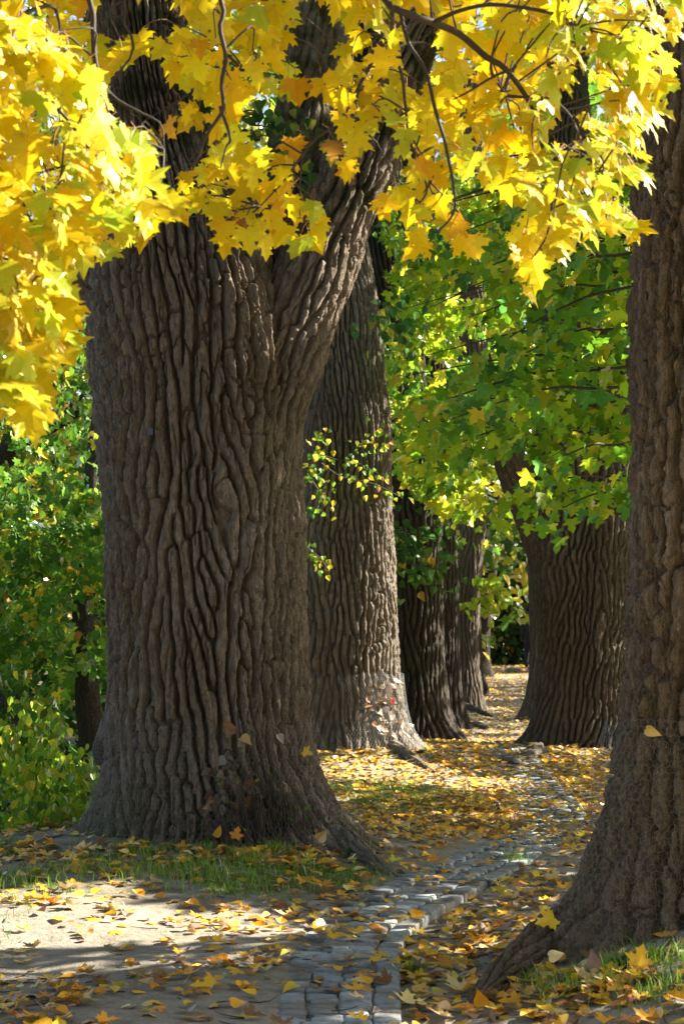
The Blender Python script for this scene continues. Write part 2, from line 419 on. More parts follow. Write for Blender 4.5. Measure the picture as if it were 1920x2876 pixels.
class Trunk:
    def __init__(s, d, prof, zb, lobes=(), lean=None):
        prof = sorted(prof, key=lambda t: -t[0])
        z = np.array([P(0, p[0], d)[2] for p in prof]); xl = np.array([(p[1] - CX) * d / F for p in prof]); xr = np.array([(p[2] - CX) * d / F for p in prof])
        s.zb = zb; s.d = d; s.lobes = lobes
        s.zg = np.linspace(zb - .6, z[-1], 500)
        k = np.ones(19) / 19
        sm = lambda a: np.convolve(np.pad(np.interp(s.zg, z, a), 9, mode='edge'), k, 'valid')
        s.xc = sm((xl + xr) / 2); s.rr = sm((xr - xl) / 2); s.ztop = z[-1]
    def c(s, z): return np.interp(z, s.zg, s.xc)
    def r(s, z): return np.interp(z, s.zg, s.rr)
    def R(s, th, z):
        m = 1.0
        for (t0, a, h, p) in s.lobes:
            m = m + a * np.exp(-np.maximum(z - s.zb, -.4) / h) * np.maximum(0, np.cos(th - t0)) ** p
        m = m + .035 * np.cos(th * 3 + z * .5) + .025 * np.cos(th * 5 - z * .8 + 1)
        return s.r(z) * m
    def build(s, nu, nv, depth, w, L, seed, braid=None, knots=(), mat=None, parent=None, twist=0.0):
        t = np.linspace(0, 2 * math.pi, nu, endpoint=False)
        th = t - .4 * np.sin(t + math.pi / 2)
        zv = min(s.ztop, CAMH + 1.04 * HY * s.d / F); zs = np.concatenate([np.linspace(s.zb - .5, zv, nv - 40), np.linspace(zv, s.ztop + .01, 41)[1:]]); nv = len(zs)
        TH, ZZ = np.meshgrid(th, zs)
        rm = float(np.mean(s.r(np.linspace(s.zb + .5, s.zb + 2.5, 20)))); C = 2 * math.pi * rm
        u = np.mod(TH, 2 * math.pi) * rm + twist * ZZ; v = ZZ.copy(); bump = 0
        for (kth, kz, ka) in knots:
            du = (np.mod(TH - kth + math.pi, 2 * math.pi) - math.pi) * rm; dv = (ZZ - kz) * .45
            q = du * du + dv * dv
            u = u - du * .8 * np.minimum(1, ka * ka / (q + 1e-6)) * np.exp(-q / (ka * 4) ** 2)
            bump = bump + (.4 * ka + .012 * np.cos(np.sqrt(q) / ka * 10)) * np.exp(-q / (ka * ka * .9))
        br = .5 if braid is None else braid(ZZ)
        h = bark(u, C, v, w, L, seed, br)
        R = s.R(TH, ZZ) + bump + depth * (h - .75) * (1.0 + .1 * sstep(s.zb + 1, s.zb, ZZ))
        Xc = s.c(ZZ)
        V = np.stack([Xc + R * np.cos(TH), s.d + R * np.sin(TH), ZZ], -1).reshape(-1, 3)
        gi = np.arange(nu * nv).reshape(nv, nu); g2 = np.roll(gi, -1, 1)
        Q = np.stack([gi[:-1], g2[:-1], g2[1:], gi[1:]], -1).reshape(-1, 4)
        return mobj('trunk', mesh_np('trunk', V, Q=Q), mat, parent)

def resample(pts, n):
    pts = np.asarray(pts, float)
    if len(pts) == 2:
        t = np.linspace(0, 1, n)[:, None]; return pts[0] * (1 - t) + pts[1] * t
    seg = np.linalg.norm(np.diff(pts[:, :3], axis=0), axis=1); s = np.concatenate([[0], np.cumsum(seg)])
    q = np.linspace(0, s[-1], n); i = np.clip(np.searchsorted(s, q, 'right') - 1, 0, len(pts) - 2)
    t = ((q - s[i]) / np.maximum(seg[i], 1e-9))[:, None]
    p0 = pts[np.maximum(i - 1, 0)]; p1 = pts[i]; p2 = pts[i + 1]; p3 = pts[np.minimum(i + 2, len(pts) - 1)]
    return .5 * (2 * p1 + (p2 - p0) * t + (2 * p0 - 5 * p1 + 4 * p2 - p3) * t ** 2 + (3 * p1 - p0 - 3 * p2 + p3) * t ** 3)
def frames(c):
    t = np.gradient(c, axis=0); t /= np.linalg.norm(t, axis=1)[:, None] + 1e-12
    a = np.cross(t[0], (0, 1, 0)) if abs(t[0][1]) < .9 else np.cross(t[0], (1, 0, 0))
    A = np.zeros_like(c); a = a / np.linalg.norm(a)
    for i in range(len(c)):
        a = a - t[i] * np.dot(a, t[i]); a /= np.linalg.norm(a) + 1e-12; A[i] = a
    return A, np.cross(t, A)
def tube_np(pts4, nu, nv, depth=0, w=.08, L=.4, seed=1, braid=.4, cap=True):
    """pts4: rows of x, y, z, radius"""
    q = resample(pts4, nv); c = q[:, :3]; r = np.maximum(q[:, 3], .0004); A, B = frames(c)
    th = np.linspace(0, 2 * math.pi, nu, endpoint=False)
    R = np.repeat(r[:, None], nu, 1)
    if depth:
        s = np.concatenate([[0], np.cumsum(np.linalg.norm(np.diff(c, axis=0), axis=1))])
        rm = float(r.mean()); TH, S = np.meshgrid(th, s)
        R = R + depth * (bark(TH * rm, 2 * math.pi * rm, S, w, L, seed, braid) - .7) * np.minimum(1, R / (depth * 2.5))
    V = c[:, None] + R[..., None] * (np.cos(th)[None, :, None] * A[:, None] + np.sin(th)[None, :, None] * B[:, None])
    gi = np.arange(nu * nv).reshape(nv, nu); g2 = np.roll(gi, -1, 1)
    Q = np.stack([gi[:-1], g2[:-1], g2[1:], gi[1:]], -1).reshape(-1, 4)
    return V.reshape(-1, 3), Q
def tubes_mesh(name, lst, nu=5):
    Vs, Qs, n = [], [], 0
    for p, nv in lst:
        V, Q = tube_np(p, nu, nv); Vs.append(V); Qs.append(Q + n); n += len(V)
    return mesh_np(name, np.vstack(Vs), Q=np.vstack(Qs))
def pxline(rows, d0, d1=None):
    """rows of photo px, py, half width in px -> x, y, z, radius at depths d0..d1"""
    out = []
    for k, (a, b, h) in enumerate(rows):
        d = d0 if d1 is None else d0 + (d1 - d0) * k / (len(rows) - 1)
        p = P(a, b, d); out.append((*p, h * d / F))
    return np.array(out)
def limb(name, pts4, nu, nv, depth, w, L, seed, mat, parent, braid=.4):
    V, Q = tube_np(pts4, nu, nv, depth, w, L, seed, braid)
    return mobj(name, mesh_np(name, V, Q=Q), mat, parent)

PI = math.pi
gz = lambda x, y: float(ground(x, y))
# --- the great poplar in the middle
t_main = thing('poplar_tree', 'huge forked poplar trunk with deep braided bark, largest tree in the picture', 'tree')
MT = Trunk(12.7, [(2450, 300, 900), (2300, 296, 880), (2200, 296, 862), (2100, 300, 850), (2000, 303, 845), (1800, 303, 842), (1600, 300, 842), (1400, 290, 838), (1250, 279, 836),
    (1100, 266, 832), (1000, 258, 825), (900, 250, 808), (800, 243, 785), (700, 247, 755), (600, 262, 715), (500, 278, 660), (400, 285, 615), (300, 283, 578),
    (200, 275, 548), (0, 255, 512), (-400, 230, 450), (-1400, 300, 430)], .22,
    [(PI * 1.00, .34, .20, 5), (-.25, .42, .26, 4), (-PI * .33, .16, .3, 6), (-PI * .62, .12, .3, 8), (PI * .5, .25, .3, 3)])
MT.build(600, 660, .115, .078, .50, 11, lambda z: .12 + .45 * sstep(3.5, 2.2, z),
         [(-PI * .40, P(0, 1395, 12.1)[2], .07), (-PI * .30, P(0, 1660, 12.1)[2], .045)], M_BARK_MAIN, t_main)
limb('limb', pxline([(690, 1500, 112), (712, 1300, 116), (742, 1150, 116), (795, 1000, 112), (860, 825, 107), (918, 670, 104), (980, 515, 100), (1030, 405, 96), (1083, 255, 88), (1150, 90, 80),
    (1215, -60, 75), (1310, -350, 68), (1500, -900, 50)], 12.48, 12.9), 230, 400, .075, .070, .45, 12, M_BARK_MAIN, t_main, .35)
limb('limb', pxline([(700, 760, 90), (770, 620, 95), (825, 470, 84), (850, 300, 74), (880, 100, 66), (930, -300, 60), (960, -900, 45)], 12.9, 13.2), 160, 220, .04, .07, .45, 13, M_BARK_MAIN, t_main)
limb('limb', pxline([(330, 850, 62), (265, 812, 50), (215, 775, 36), (150, 730, 30), (60, 690, 26), (-80, 600, 24), (-300, 420, 18)], 12.6, 12.2), 90, 160, .03, .06, .3, 14, M_BARK_MAIN, t_main)
def root(tree, rows, nu, nv, depth, mat, seed, w=.05):
    pts = []
    for (a, b, h, lift) in rows:
        p = gp(a, b); pts.append((p[0], p[1], p[2] + lift, h * p[1] / F))
    return limb('root', np.array(pts), nu, nv, depth, w, .25, seed, mat, tree, .5)
root(t_main, [(800, 2340, 60, .10), (930, 2372, 52, .06), (1010, 2412, 34, .02), (1075, 2448, 22, 0), (1130, 2474, 13, -.02), (1180, 2492, 8, -.04)], 60, 90, .03, M_BARK_MAIN, 15)
# --- second tree of the left row
t_sec = thing('poplar_tree', 'thick poplar behind the forked trunk, sunlit low on its right flank', 'tree')
ST = Trunk(21.5, [(2140, 812, 1128), (2000, 822, 1116), (1900, 824, 1112), (1800, 826, 1108), (1600, 830, 1104), (1400, 835, 1098), (1250, 840, 1098), (1160, 845, 1096), (1060, 850, 1084),
    (960, 852, 1076), (860, 842, 1066), (760, 826, 1046), (600, 800, 1020), (300, 790, 990), (-100, 790, 960), (-700, 800, 940)], .26,
    [(-.2, .40, .22, 5), (PI, .3, .25, 4), (-PI / 2, .14, .25, 4), (PI / 2, .3, .3, 3)])
ST.build(340, 430, .09, .075, .5, 31, lambda z: .35 + 0 * z, [], M_BARK, t_sec, .02)
root(t_sec, [(1085, 2100, 26, .04), (1140, 2125, 20, .0), (1185, 2150, 13, -.01), (1240, 2182, 8, -.03)], 40, 60, .02, M_BARK, 32)
# --- the trees behind it
t_3 = thing('poplar_tree', 'dark shaded poplar trunk third in the left row', 'tree')
T3 = Trunk(26.5, [(2110, 1040, 1268), (2000, 1045, 1252), (1800, 1046, 1240), (1600, 1046, 1238), (1400, 1040, 1240), (1200, 1030, 1220), (900, 1010, 1180), (400, 980, 1120), (-500, 960, 1080)], .03,
    [(-.3, .46, .28, 4), (-1.2, .2, .25, 5), (PI, .3, .3, 3)])
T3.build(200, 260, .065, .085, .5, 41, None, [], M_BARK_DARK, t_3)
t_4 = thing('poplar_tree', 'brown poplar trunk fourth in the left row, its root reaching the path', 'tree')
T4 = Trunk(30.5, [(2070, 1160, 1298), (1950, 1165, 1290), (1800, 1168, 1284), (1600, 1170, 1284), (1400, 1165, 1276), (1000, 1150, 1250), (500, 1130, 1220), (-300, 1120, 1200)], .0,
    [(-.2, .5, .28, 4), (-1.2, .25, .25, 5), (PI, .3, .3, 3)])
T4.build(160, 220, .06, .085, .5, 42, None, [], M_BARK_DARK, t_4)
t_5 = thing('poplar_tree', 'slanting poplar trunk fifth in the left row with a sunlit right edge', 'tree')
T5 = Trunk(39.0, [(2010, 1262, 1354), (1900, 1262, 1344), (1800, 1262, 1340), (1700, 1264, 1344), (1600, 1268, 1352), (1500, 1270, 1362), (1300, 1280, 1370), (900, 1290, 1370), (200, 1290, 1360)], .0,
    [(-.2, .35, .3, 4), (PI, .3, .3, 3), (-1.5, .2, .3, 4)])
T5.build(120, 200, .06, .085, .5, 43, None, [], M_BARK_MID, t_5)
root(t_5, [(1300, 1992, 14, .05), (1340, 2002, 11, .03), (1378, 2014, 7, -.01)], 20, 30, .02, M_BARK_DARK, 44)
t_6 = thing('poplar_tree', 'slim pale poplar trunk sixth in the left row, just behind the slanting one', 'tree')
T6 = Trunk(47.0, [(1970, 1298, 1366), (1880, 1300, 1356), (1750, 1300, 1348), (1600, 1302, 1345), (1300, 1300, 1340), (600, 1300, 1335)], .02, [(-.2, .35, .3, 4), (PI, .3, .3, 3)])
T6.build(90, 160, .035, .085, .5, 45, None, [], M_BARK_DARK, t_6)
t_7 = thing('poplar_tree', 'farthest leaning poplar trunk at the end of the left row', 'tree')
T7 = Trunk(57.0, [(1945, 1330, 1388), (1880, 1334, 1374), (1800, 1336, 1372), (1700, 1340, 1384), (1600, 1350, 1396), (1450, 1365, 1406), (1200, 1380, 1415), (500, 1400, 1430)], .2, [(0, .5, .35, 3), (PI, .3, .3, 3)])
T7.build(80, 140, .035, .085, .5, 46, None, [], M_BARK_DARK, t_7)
# --- right row
t_near = thing('poplar_tree', 'brown trunk cut off by the right edge, its broad root running down to the path', 'tree')
NT = Trunk(8.9, [(2800, 1800, 2440), (2500, 1775, 2430), (2300, 1765, 2425), (2100, 1760, 2420), (1900, 1764, 2415), (1600, 1768, 2410), (1300, 1772, 2405), (1000, 1780, 2400), (700, 1784, 2400),
    (400, 1800, 2410), (0, 1840, 2420), (-500, 1870, 2400), (-1500, 1900, 2350)], .26,
    [(PI * 1.06, .70, .45, 6), (-PI * .60, .16, .3, 5), (0, .4, .3, 3), (PI / 2, .3, .3, 3)])
NT.build(420, 460, .125, .076, .75, 51, lambda z: .25 + .12 * np.sin(z * 1.7), [], M_BARK_WARM, t_near, .03)
root(t_near, [(1580, 2650, 90, .02), (1490, 2716, 74, .02), (1412, 2764, 52, .015), (1350, 2808, 32, .005), (1290, 2850, 14, -.04)], 90, 130, .045, M_BARK_WARM, 52)
t_r2 = thing('poplar_tree', 'forked poplar across the path, thick trunk splitting above a slanting left limb', 'tree')
RT = Trunk(23.2, [(2160, 1480, 1788), (2080, 1494, 1778), (2000, 1503, 1772), (1900, 1508, 1768), (1800, 1508, 1766), (1700, 1500, 1766), (1600, 1490, 1768), (1500, 1480, 1770), (1400, 1478, 1778), (1280, 1490, 1780),
    (1150, 1512, 1750), (1000, 1520, 1712), (850, 1515, 1690), (600, 1510, 1670), (300, 1500, 1650), (-300, 1490, 1620), (-900, 1480, 1600)], .14,
    [(PI * 1.04, .50, .26, 4), (-.3, .25, .25, 4), (-PI * .38, .16, .25, 5), (PI / 2, .3, .3, 3)])
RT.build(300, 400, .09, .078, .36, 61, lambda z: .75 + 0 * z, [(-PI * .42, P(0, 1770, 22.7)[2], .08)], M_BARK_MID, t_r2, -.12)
limb('limb', pxline([(1650, 1850, 40), (1600, 1690, 70), (1550, 1545, 72), (1498, 1430, 62), (1450, 1330, 52), (1410, 1220, 44), (1385, 1120, 30), (1375, 1040, 16), (1370, 990, 5)], 23.6, 22.4), 100, 200, .035, .08, .4, 62, M_BARK_MID, t_r2)
limb('limb', pxline([(1650, 1800, 50), (1690, 1620, 72), (1712, 1450, 70), (1740, 1270, 60), (1775, 1000, 52), (1830, 600, 46), (1900, 0, 40)], 23.1, 23.4), 90, 160, .035, .08, .4, 63, M_BARK_MID, t_r2)
root(t_r2, [(1510, 2110, 26, .0), (1465, 2132, 18, -.01), (1430, 2148, 12, -.01), (1400, 2160, 8, -.03)], 36, 40, .02, M_BARK_MID, 64)
t_r3 = thing('poplar_tree', 'poplar half hidden behind the forked right tree, only its left edge showing', 'tree')
R3 = Trunk(34.5, [(2030, 1470, 1640), (1900, 1482, 1625), (1800, 1484, 1620), (1700, 1482, 1618), (1500, 1480, 1612), (1200, 1490, 1610), (600, 1510, 1600), (-100, 1520, 1590)], .0,
    [(PI, .4, .28, 4), (-PI / 2, .2, .3, 4), (0, .3, .3, 4)])
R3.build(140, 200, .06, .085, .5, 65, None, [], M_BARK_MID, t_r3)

# ------------------------------------------------------------------ leaf templates
MAPLE = [(0, 0), (.08, -.07), (.20, -.07), (.36, -.16), (.36, -.04), (.53, .00), (.40, .10), (.42, .17), (.56, .20), (.74, .38), (.55, .38), (.49, .52), (.37, .44), (.23, .45), (.25, .62), (.33, .77), (.17, .79), (0, 1.06)]
MAPLE_LO = [(0, 0), (.30, -.12), (.52, .02), (.38, .14), (.74, .38), (.44, .48), (.22, .45), (.30, .76), (0, 1.06)]
HEART = [(0, 0), (.18, -.06), (.38, .02), (.46, .22), (.36, .50), (.16, .80), (0, 1.05)]
OVAL = [(0, 0), (.24, .18), (.30, .45), (.18, .78), (0, 1.0)]
def leaf_tmpl(half, fold, droop, seed, jit=.02):
    rs = np.random.default_rng(seed); V = []; T = []
    mid = [(0, 0), (0, .33), (0, .66)]; tip = half[-1]
    for sgn in (1, -1):
        pts = [(sgn * (x + rs.normal(0, jit)), y_ + rs.normal(0, jit)) for (x, y_) in half[1:-1]]
        poly = [(0, 0)] + pts + [tip, (0, .66), (0, .33)]
        base = len(V); V += poly
        for t in tessellate_polygon([[Vector((a, b, 0)) for a, b in poly]]):
            T.append(tuple(base + i for i in (t if sgn > 0 else t[::-1])))
    V = np.array(V, float); uv = V.copy()
    a, b = rs.uniform(-.3, .3, 2)
    z = fold * np.abs(V[:, 0]) - droop * np.maximum(V[:, 1], 0) ** 2 - .35 * droop * V[:, 0] ** 2 + .25 * a * V[:, 0] * V[:, 1] + .05 * np.sin(V[:, 0] * 9 + b * 9) * np.abs(V[:, 0])
    T = np.array(T); A = V[T]
    cr = (A[:, 1, 0] - A[:, 0, 0]) * (A[:, 2, 1] - A[:, 0, 1]) - (A[:, 1, 1] - A[:, 0, 1]) * (A[:, 2, 0] - A[:, 0, 0])
    T[cr < 0] = T[cr < 0][:, ::-1]
    return np.column_stack([V, z]), T, uv
T_MAPLE = [leaf_tmpl(MAPLE, f, d, s, .018) for f, d, s in ((.12, .20, 1), (.28, .40, 2), (-.12, .30, 3), (.40, .10, 4), (.08, .60, 5), (.55, .35, 6), (-.25, .5, 7), (.2, -.15, 8))]
T_MLO = [leaf_tmpl(MAPLE_LO, f, d, s, .02) for f, d, s in ((.15, .15, 11), (.3, .3, 12), (-.1, .2, 13))]
T_HEART = [leaf_tmpl(HEART, f, d, s, .012) for f, d, s in ((.15, -.2, 21), (.45, -.3, 22), (-.25, .25, 23), (.3, .4, 24), (.7, -.1, 25))]
T_MFALL = [leaf_tmpl(MAPLE, f, d, s, .02) for f, d, s in ((.25, -.35, 31), (-.25, .3, 32), (.55, -.15, 33))]
T_OVAL = [leaf_tmpl(OVAL, f, d, s, .0) for f, d, s in ((.3, .2, 41), (-.15, .3, 42))]

def norm(a): return a / (np.linalg.norm(a, axis=-1, keepdims=True) + 1e-12)
def frame(tip, nor):
    t = norm(tip); n = norm(nor - t * np.sum(nor * t, -1, keepdims=True)); s = np.cross(t, n)
    return np.stack([s, t, n], -1)            # columns: side, tip, normal
def leaf_mass(name, pos, Rm, size, col, tmpls, mat, parent=None, seed=0):
    k = np.random.default_rng(seed).integers(0, len(tmpls), len(pos))
    Vs, Ts, Cs, Us, n = [], [], [], [], 0
    for q, (V, T, uv) in enumerate(tmpls):
        m = k == q
        if not m.any(): continue
        W = np.einsum('nij,mj->nmi', Rm[m], V) * size[m][:, None, None] + pos[m][:, None]
        c = m.sum(); Vs.append(W.reshape(-1, 3)); Ts.append((T[None] + (np.arange(c) * len(V))[:, None, None]).reshape(-1, 3) + n)
        Cs.append(np.repeat(col[m], len(V), 0)); Us.append(np.tile(uv, (c, 1))); n += c * len(V)
    me = mesh_np(name, np.vstack(Vs), T=np.vstack(Ts), smooth=False, col=np.vstack(Cs), uv=np.vstack(Us))
    return mobj(name, me, mat, parent)
_tm = {}
def tmpl_mesh(tm, mat, tag_):
    if tag_ not in _tm:
        me = mesh_np(tag_, tm[0], T=tm[1], smooth=False, uv=tm[2]); me.materials.append(mat); _tm[tag_] = me
    return _tm[tag_]
def leaf_objs(name, pos, Rm, size, col, tmpls, mat, parent, prefix, seed=0):
    k = np.random.default_rng(seed).integers(0, len(tmpls), len(pos)); out = []
    for i in range(len(pos)):
        o = bpy.data.objects.new(name, tmpl_mesh(tmpls[k[i]], mat, f'{prefix}_{k[i]}'))
        M = Matrix.Identity(4)
        for a in range(3):
            for b in range(3): M[a][b] = Rm[i][a][b] * size[i]
            M[a][3] = pos[i][a]
        link(o, parent); o.matrix_world = M; o.color = (*col[i], 1); out.append(o)
    return out
def palette(n, pal, rng, var=.12):
    w = np.array([p[0] for p in pal], float); k = rng.choice(len(pal), n, p=w / w.sum())
    c = np.array([p[1] for p in pal])[k]; return np.clip(c * (1 + rng.normal(0, var, (n, 1))) * (1 + rng.normal(0, .05, (n, 3))), .004, .95)
def inpoly(x, y_, poly):
    x = np.asarray(x); r = np.zeros(x.shape, bool); n = len(poly)
    for i in range(n):
        (x1, y1), (x2, y2) = poly[i], poly[(i + 1) % n]
        c = ((y1 > y_) != (y2 > y_)) & (x < (x2 - x1) * (y_ - y1) / (y2 - y1 + 1e-9) + x1); r ^= c
    return r

YEL = [(5, (.80, .60, .012)), (4, (.80, .55, .01)), (3.5, (.80, .67, .025)), (1.5, (.60, .62, .04)), (.25, (.74, .40, .015)), (.12, (.35, .15, .03))]
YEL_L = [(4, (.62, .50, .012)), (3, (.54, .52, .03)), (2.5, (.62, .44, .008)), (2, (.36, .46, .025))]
LIT = [(5, (.74, .45, .025)), (5, (.72, .37, .02)), (1.8, (.55, .23, .02)), (2, (.74, .56, .22)), (2.2, (.22, .11, .045)), (.7, (.62, .52, .06)), (.5, (.42, .33, .24))]

# ------------------------------------------------------------------ the yellow maple overhead
t_map = thing('maple_tree', 'yellow autumn maple whose leafy boughs hang across the top of the picture', 'tree')
mrows = [(-3.2, 4.2, -.2, .24), (-3.15, 4.2, 1.5, .20), (-2.95, 4.3, 3.4, .17), (-2.5, 4.6, 5.2, .13), (-1.8, 5.0, 7.0, .10), (-1.4, 5.2, 9.5, .06)]
limb('trunk', np.array(mrows), 60, 120, .015, .05, .2, 71, M_BARK_DARK, t_map)
boughs = [  # photo px, py, half width, depth
 [(1075, -10, 11, 6.7), (1110, 28, 11, 6.7), (1160, 48, 11, 6.7), (1230, 66, 10.5, 6.75), (1300, 100, 10, 6.8), (1378, 155, 9.5, 6.8), (1420, 190, 8.5, 6.8), (1470, 262, 7.5, 6.8), (1497, 330, 7, 6.8), (1520, 420, 6, 6.75), (1553, 530, 4.5, 6.7), (1545, 640, 3.2, 6.7), (1515, 700, 2, 6.7)],
 [(1215, 64, 7, 6.75), (1290, 30, 6.5, 6.6), (1400, 14, 6, 6.4), (1550, 38, 5.5, 6.2), (1620, 80, 5, 6.1), (1690, 150, 4, 6.0), (1750, 240, 3, 5.9)],
 [(1100, 20, 7.5, 6.7), (1098, 80, 7, 6.9), (1075, 140, 6.5, 7.0), (1030, 205, 6, 7.1), (960, 330, 5, 7.1), (880, 400, 4, 7.1), (800, 500, 3, 7.0), (730, 580, 2, 7.0)],
 [(1090, 110, 5, 6.9), (1115, 210, 5, 6.9), (1140, 290, 4.5, 6.9), (1160, 390, 4, 6.85), (1180, 520, 3.5, 6.8), (1178, 570, 2.5, 6.8)],
 [(1125, 40, 6, 6.75), (1150, 130, 6, 6.7), (1190, 200, 5.5, 6.7), (1225, 300, 5.5, 6.65), (1250, 420, 5, 6.6), (1275, 570, 4, 6.6), (1230, 650, 2.5, 6.6)],
 [(617, -10, 7.5, 6.6), (622, 80, 7, 6.6), (632, 160, 7, 6.6), (625, 240, 6, 6.6), (618, 300, 6, 6.6), (590, 370, 4.5, 6.6), (560, 450, 3, 6.6), (540, 480, 2, 6.6)],
 [(618, 300, 5, 6.6), (640, 370, 4.5, 6.55), (635, 420, 3, 6.5), (620, 470, 2, 6.5)],
 [(248, -10, 9, 6.3), (262, 80, 8.5, 6.3), (272, 160, 8, 6.3), (285, 225, 7, 6.3), (330, 280, 5, 6.3), (400, 320, 4, 6.3), (450, 350, 3, 6.3), (460, 420, 2, 6.3)],
 [(810, -10, 4.5, 7.2), (808, 80, 4.5, 7.2), (780, 140, 4, 7.2), (745, 195, 3, 7.2), (700, 215, 2, 7.2)],
 [(345, -10, 5, 6.8), (350, 50, 5, 6.8), (372, 112, 4.5, 6.8), (365, 165, 3, 6.8)],
 [(-40, 200, 8, 5.4), (60, 260, 7, 5.4), (150, 300, 6, 5.4), (210, 370, 5, 5.4), (260, 420, 4, 5.4), (330, 470, 3, 5.3), (420, 530, 2, 5.2)],
 [(-60, 440, 7, 5.6), (40, 470, 6, 5.5), (130, 480, 5, 5.4), (180, 470, 4, 5.4), (140, 560, 3, 5.3), (118, 590, 2, 5.3)],
 [(-60, 700, 6, 5.3), (20, 760, 5, 5.3), (70, 860, 4, 5.2), (100, 980, 3, 5.2), (70, 1100, 2, 5.2)],
 [(-30, 60, 8, 5.8), (80, 40, 7, 5.9), (150, 20, 6, 6.0), (160, 90, 4, 6.0), (155, 160, 2, 6.0)],
 [(1425, 270, 5, 6.8), (1500, 268, 4.5, 6.6), (1560, 285, 4, 6.4), (1600, 330, 3.5, 6.2), (1640, 390, 3, 6.1), (1680, 480, 2, 6.0)],
 [(1420, 200, 5, 6.8), (1380, 225, 4, 6.8), (1320, 260, 3, 6.8), (1270, 280, 2, 6.8)],
 [(1380, 160, 5, 6.8), (1384, 210, 4.5, 6.85), (1410, 255, 3.5, 6.9), (1424, 290, 2, 6.9)],
]
bpts = []
for bi, rows in enumerate(boughs):
    pts = np.array([(*P(a, b, d - .42 * (d > 6.05)), h * (d - .42) / F * .95) for (a, b, h, d) in rows])
    pts[1:-1, :3] += np.random.default_rng(bi).normal(0, .006, (len(pts) - 2, 3))
    if rows[0][1] < 0 or rows[0][0] < 0:      # leads back to the stem outside the picture
        a = pts[0]; st = np.array([-1.9, 4.95, 6.6, .035])
        mid = np.array([(a[0] + st[0]) / 2, (a[1] + st[1]) / 2 + .1, max(a[2], st[2]) * .8 + min(a[2], st[2]) * .2, .026])
        pts = np.vstack([st, mid, a[None] + np.array([[(st[0] - a[0]) * .12, 0, .35, .004]]), pts])
    V, Qd = tube_np(pts, 8, 14 * len(pts)); mobj('branch', mesh_np('branch', V, Q=Qd), M_TWIG, t_map)
    bpts.append(resample(pts[-len(rows):], 60))
bpts = np.vstack(bpts)[:, :3]

r = np.random.default_rng(5)
low = [(-80, 1180), (60, 1230), (110, 1210), (130, 1080), (215, 1010), (190, 870), (150, 760), (225, 745), (300, 770), (335, 720), (420, 735), (440, 610), (500, 640), (590, 590), (620, 725), (700, 745), (790, 735),
       (850, 785), (900, 720), (912, 640), (860, 560), (915, 520), (990, 530), (1035, 480), (1080, 430), (1110, 560), (1010, 700), (1060, 720), (1110, 760), (1180, 745), (1190, 640), (1270, 690), (1300, 750), (1370, 730), (1390, 560), (1440, 640), (1470, 760),
       (1460, 860), (1510, 880), (1530, 760), (1600, 740), (1700, 690), (1790, 690), (1700, 600), (1740, 540), (1830, 540), (1790, 420), (1870, 360), (1860, 250), (1900, 160), (1915, 60), (1940, -120), (-80, -120)]
holes = [(395, 275, 75, 95), (330, 50, 55, 60), (455, 55, 50, 40), (885, 120, 50, 110), (880, 345, 45, 70), (760, 345, 62, 70), (470, 455, 28, 60), (1175, 150, 38, 110), (1065, 470, 42, 75), (1000, 590, 40, 80), (880, 500, 40, 60),
         (560, 400, 30, 25), (1330, 560, 55, 45), (1390, 620, 40, 60), (1600, 330, 25, 60), (130, 350, 40, 26), (1110, 660, 30, 40), (1640, 260, 34, 60)]
def zone(x, y_):           # 1: near spray at the left, 2: sunlit spray at the right, 0: the middle
    a = inpoly(x, y_, [(-90, 40), (120, 60), (320, 250), (500, 560), (430, 650), (240, 600), (215, 1000), (130, 1250), (-90, 1250)])
    b = inpoly(x, y_, [(1540, -130), (1940, -130), (1940, 120), (1880, 400), (1800, 720), (1560, 720), (1600, 500), (1480, 560), (1500, 300), (1600, 200)])
    return np.where(a, 1, np.where(b, 2, 0))
cand = np.column_stack([r.uniform(-80, 1930, 30000), r.uniform(-110, 1230, 30000)])
keep = inpoly(cand[:, 0], cand[:, 1] + 38, low)
for (hx, hy, ra, rb) in holes: keep &= ((cand[:, 0] - hx) / (ra + 34)) ** 2 + ((cand[:, 1] - hy) / (rb + 30)) ** 2 > 1
cand = cand[keep]
# thin by a minimum spacing so that no patch is bare or crowded
sel = []; grid = {}
for i, (a, b) in enumerate(cand):
    zo = int(zone(np.array([a]), np.array([b]))[0]); lay = r.integers(0, 3 if zo else 2); sp = 42 if zo == 1 else (44 if zo == 2 else (46 if a > 1180 or b < 40 else 53))
    key = (int(a // sp), int(b // sp), lay); ok = True
    for dx in (-1, 0, 1):
        for dy in (-1, 0, 1):
            for (qa, qb) in grid.get((key[0] + dx, key[1] + dy, lay), ()):
                if (qa - a) ** 2 + (qb - b) ** 2 < sp * sp: ok = False
    if ok: grid.setdefault(key, []).append((a, b)); sel.append((a, b, zo, lay))
sel = np.array(sel); nL = len(sel); zo = sel[:, 2].astype(int)
dep = np.where(zo == 1, r.uniform(4.9, 5.9, nL), np.where(zo == 2, r.uniform(5.5, 6.5, nL), 6.5 + .45 * sel[:, 3] + r.uniform(-.15, .3, nL)))
pos = np.stack([(sel[:, 0] - CX) * dep / F, dep, CAMH - (sel[:, 1] - HY) * dep / F], -1)
side = zo > 0
tipd = np.column_stack([r.normal(0, .55, nL), r.normal(0, .35, nL) - .15, -1 + r.normal(0, .25, nL)])
nrm_ = np.column_stack([r.normal(0, .38, nL), -1 + r.normal(0, .2, nL), .25 + r.normal(0, .35, nL)])
tipd[side] = np.column_stack([r.normal(.6, .45, side.sum()), r.normal(-.2, .5, side.sum()), r.normal(-.55, .25, side.sum())])
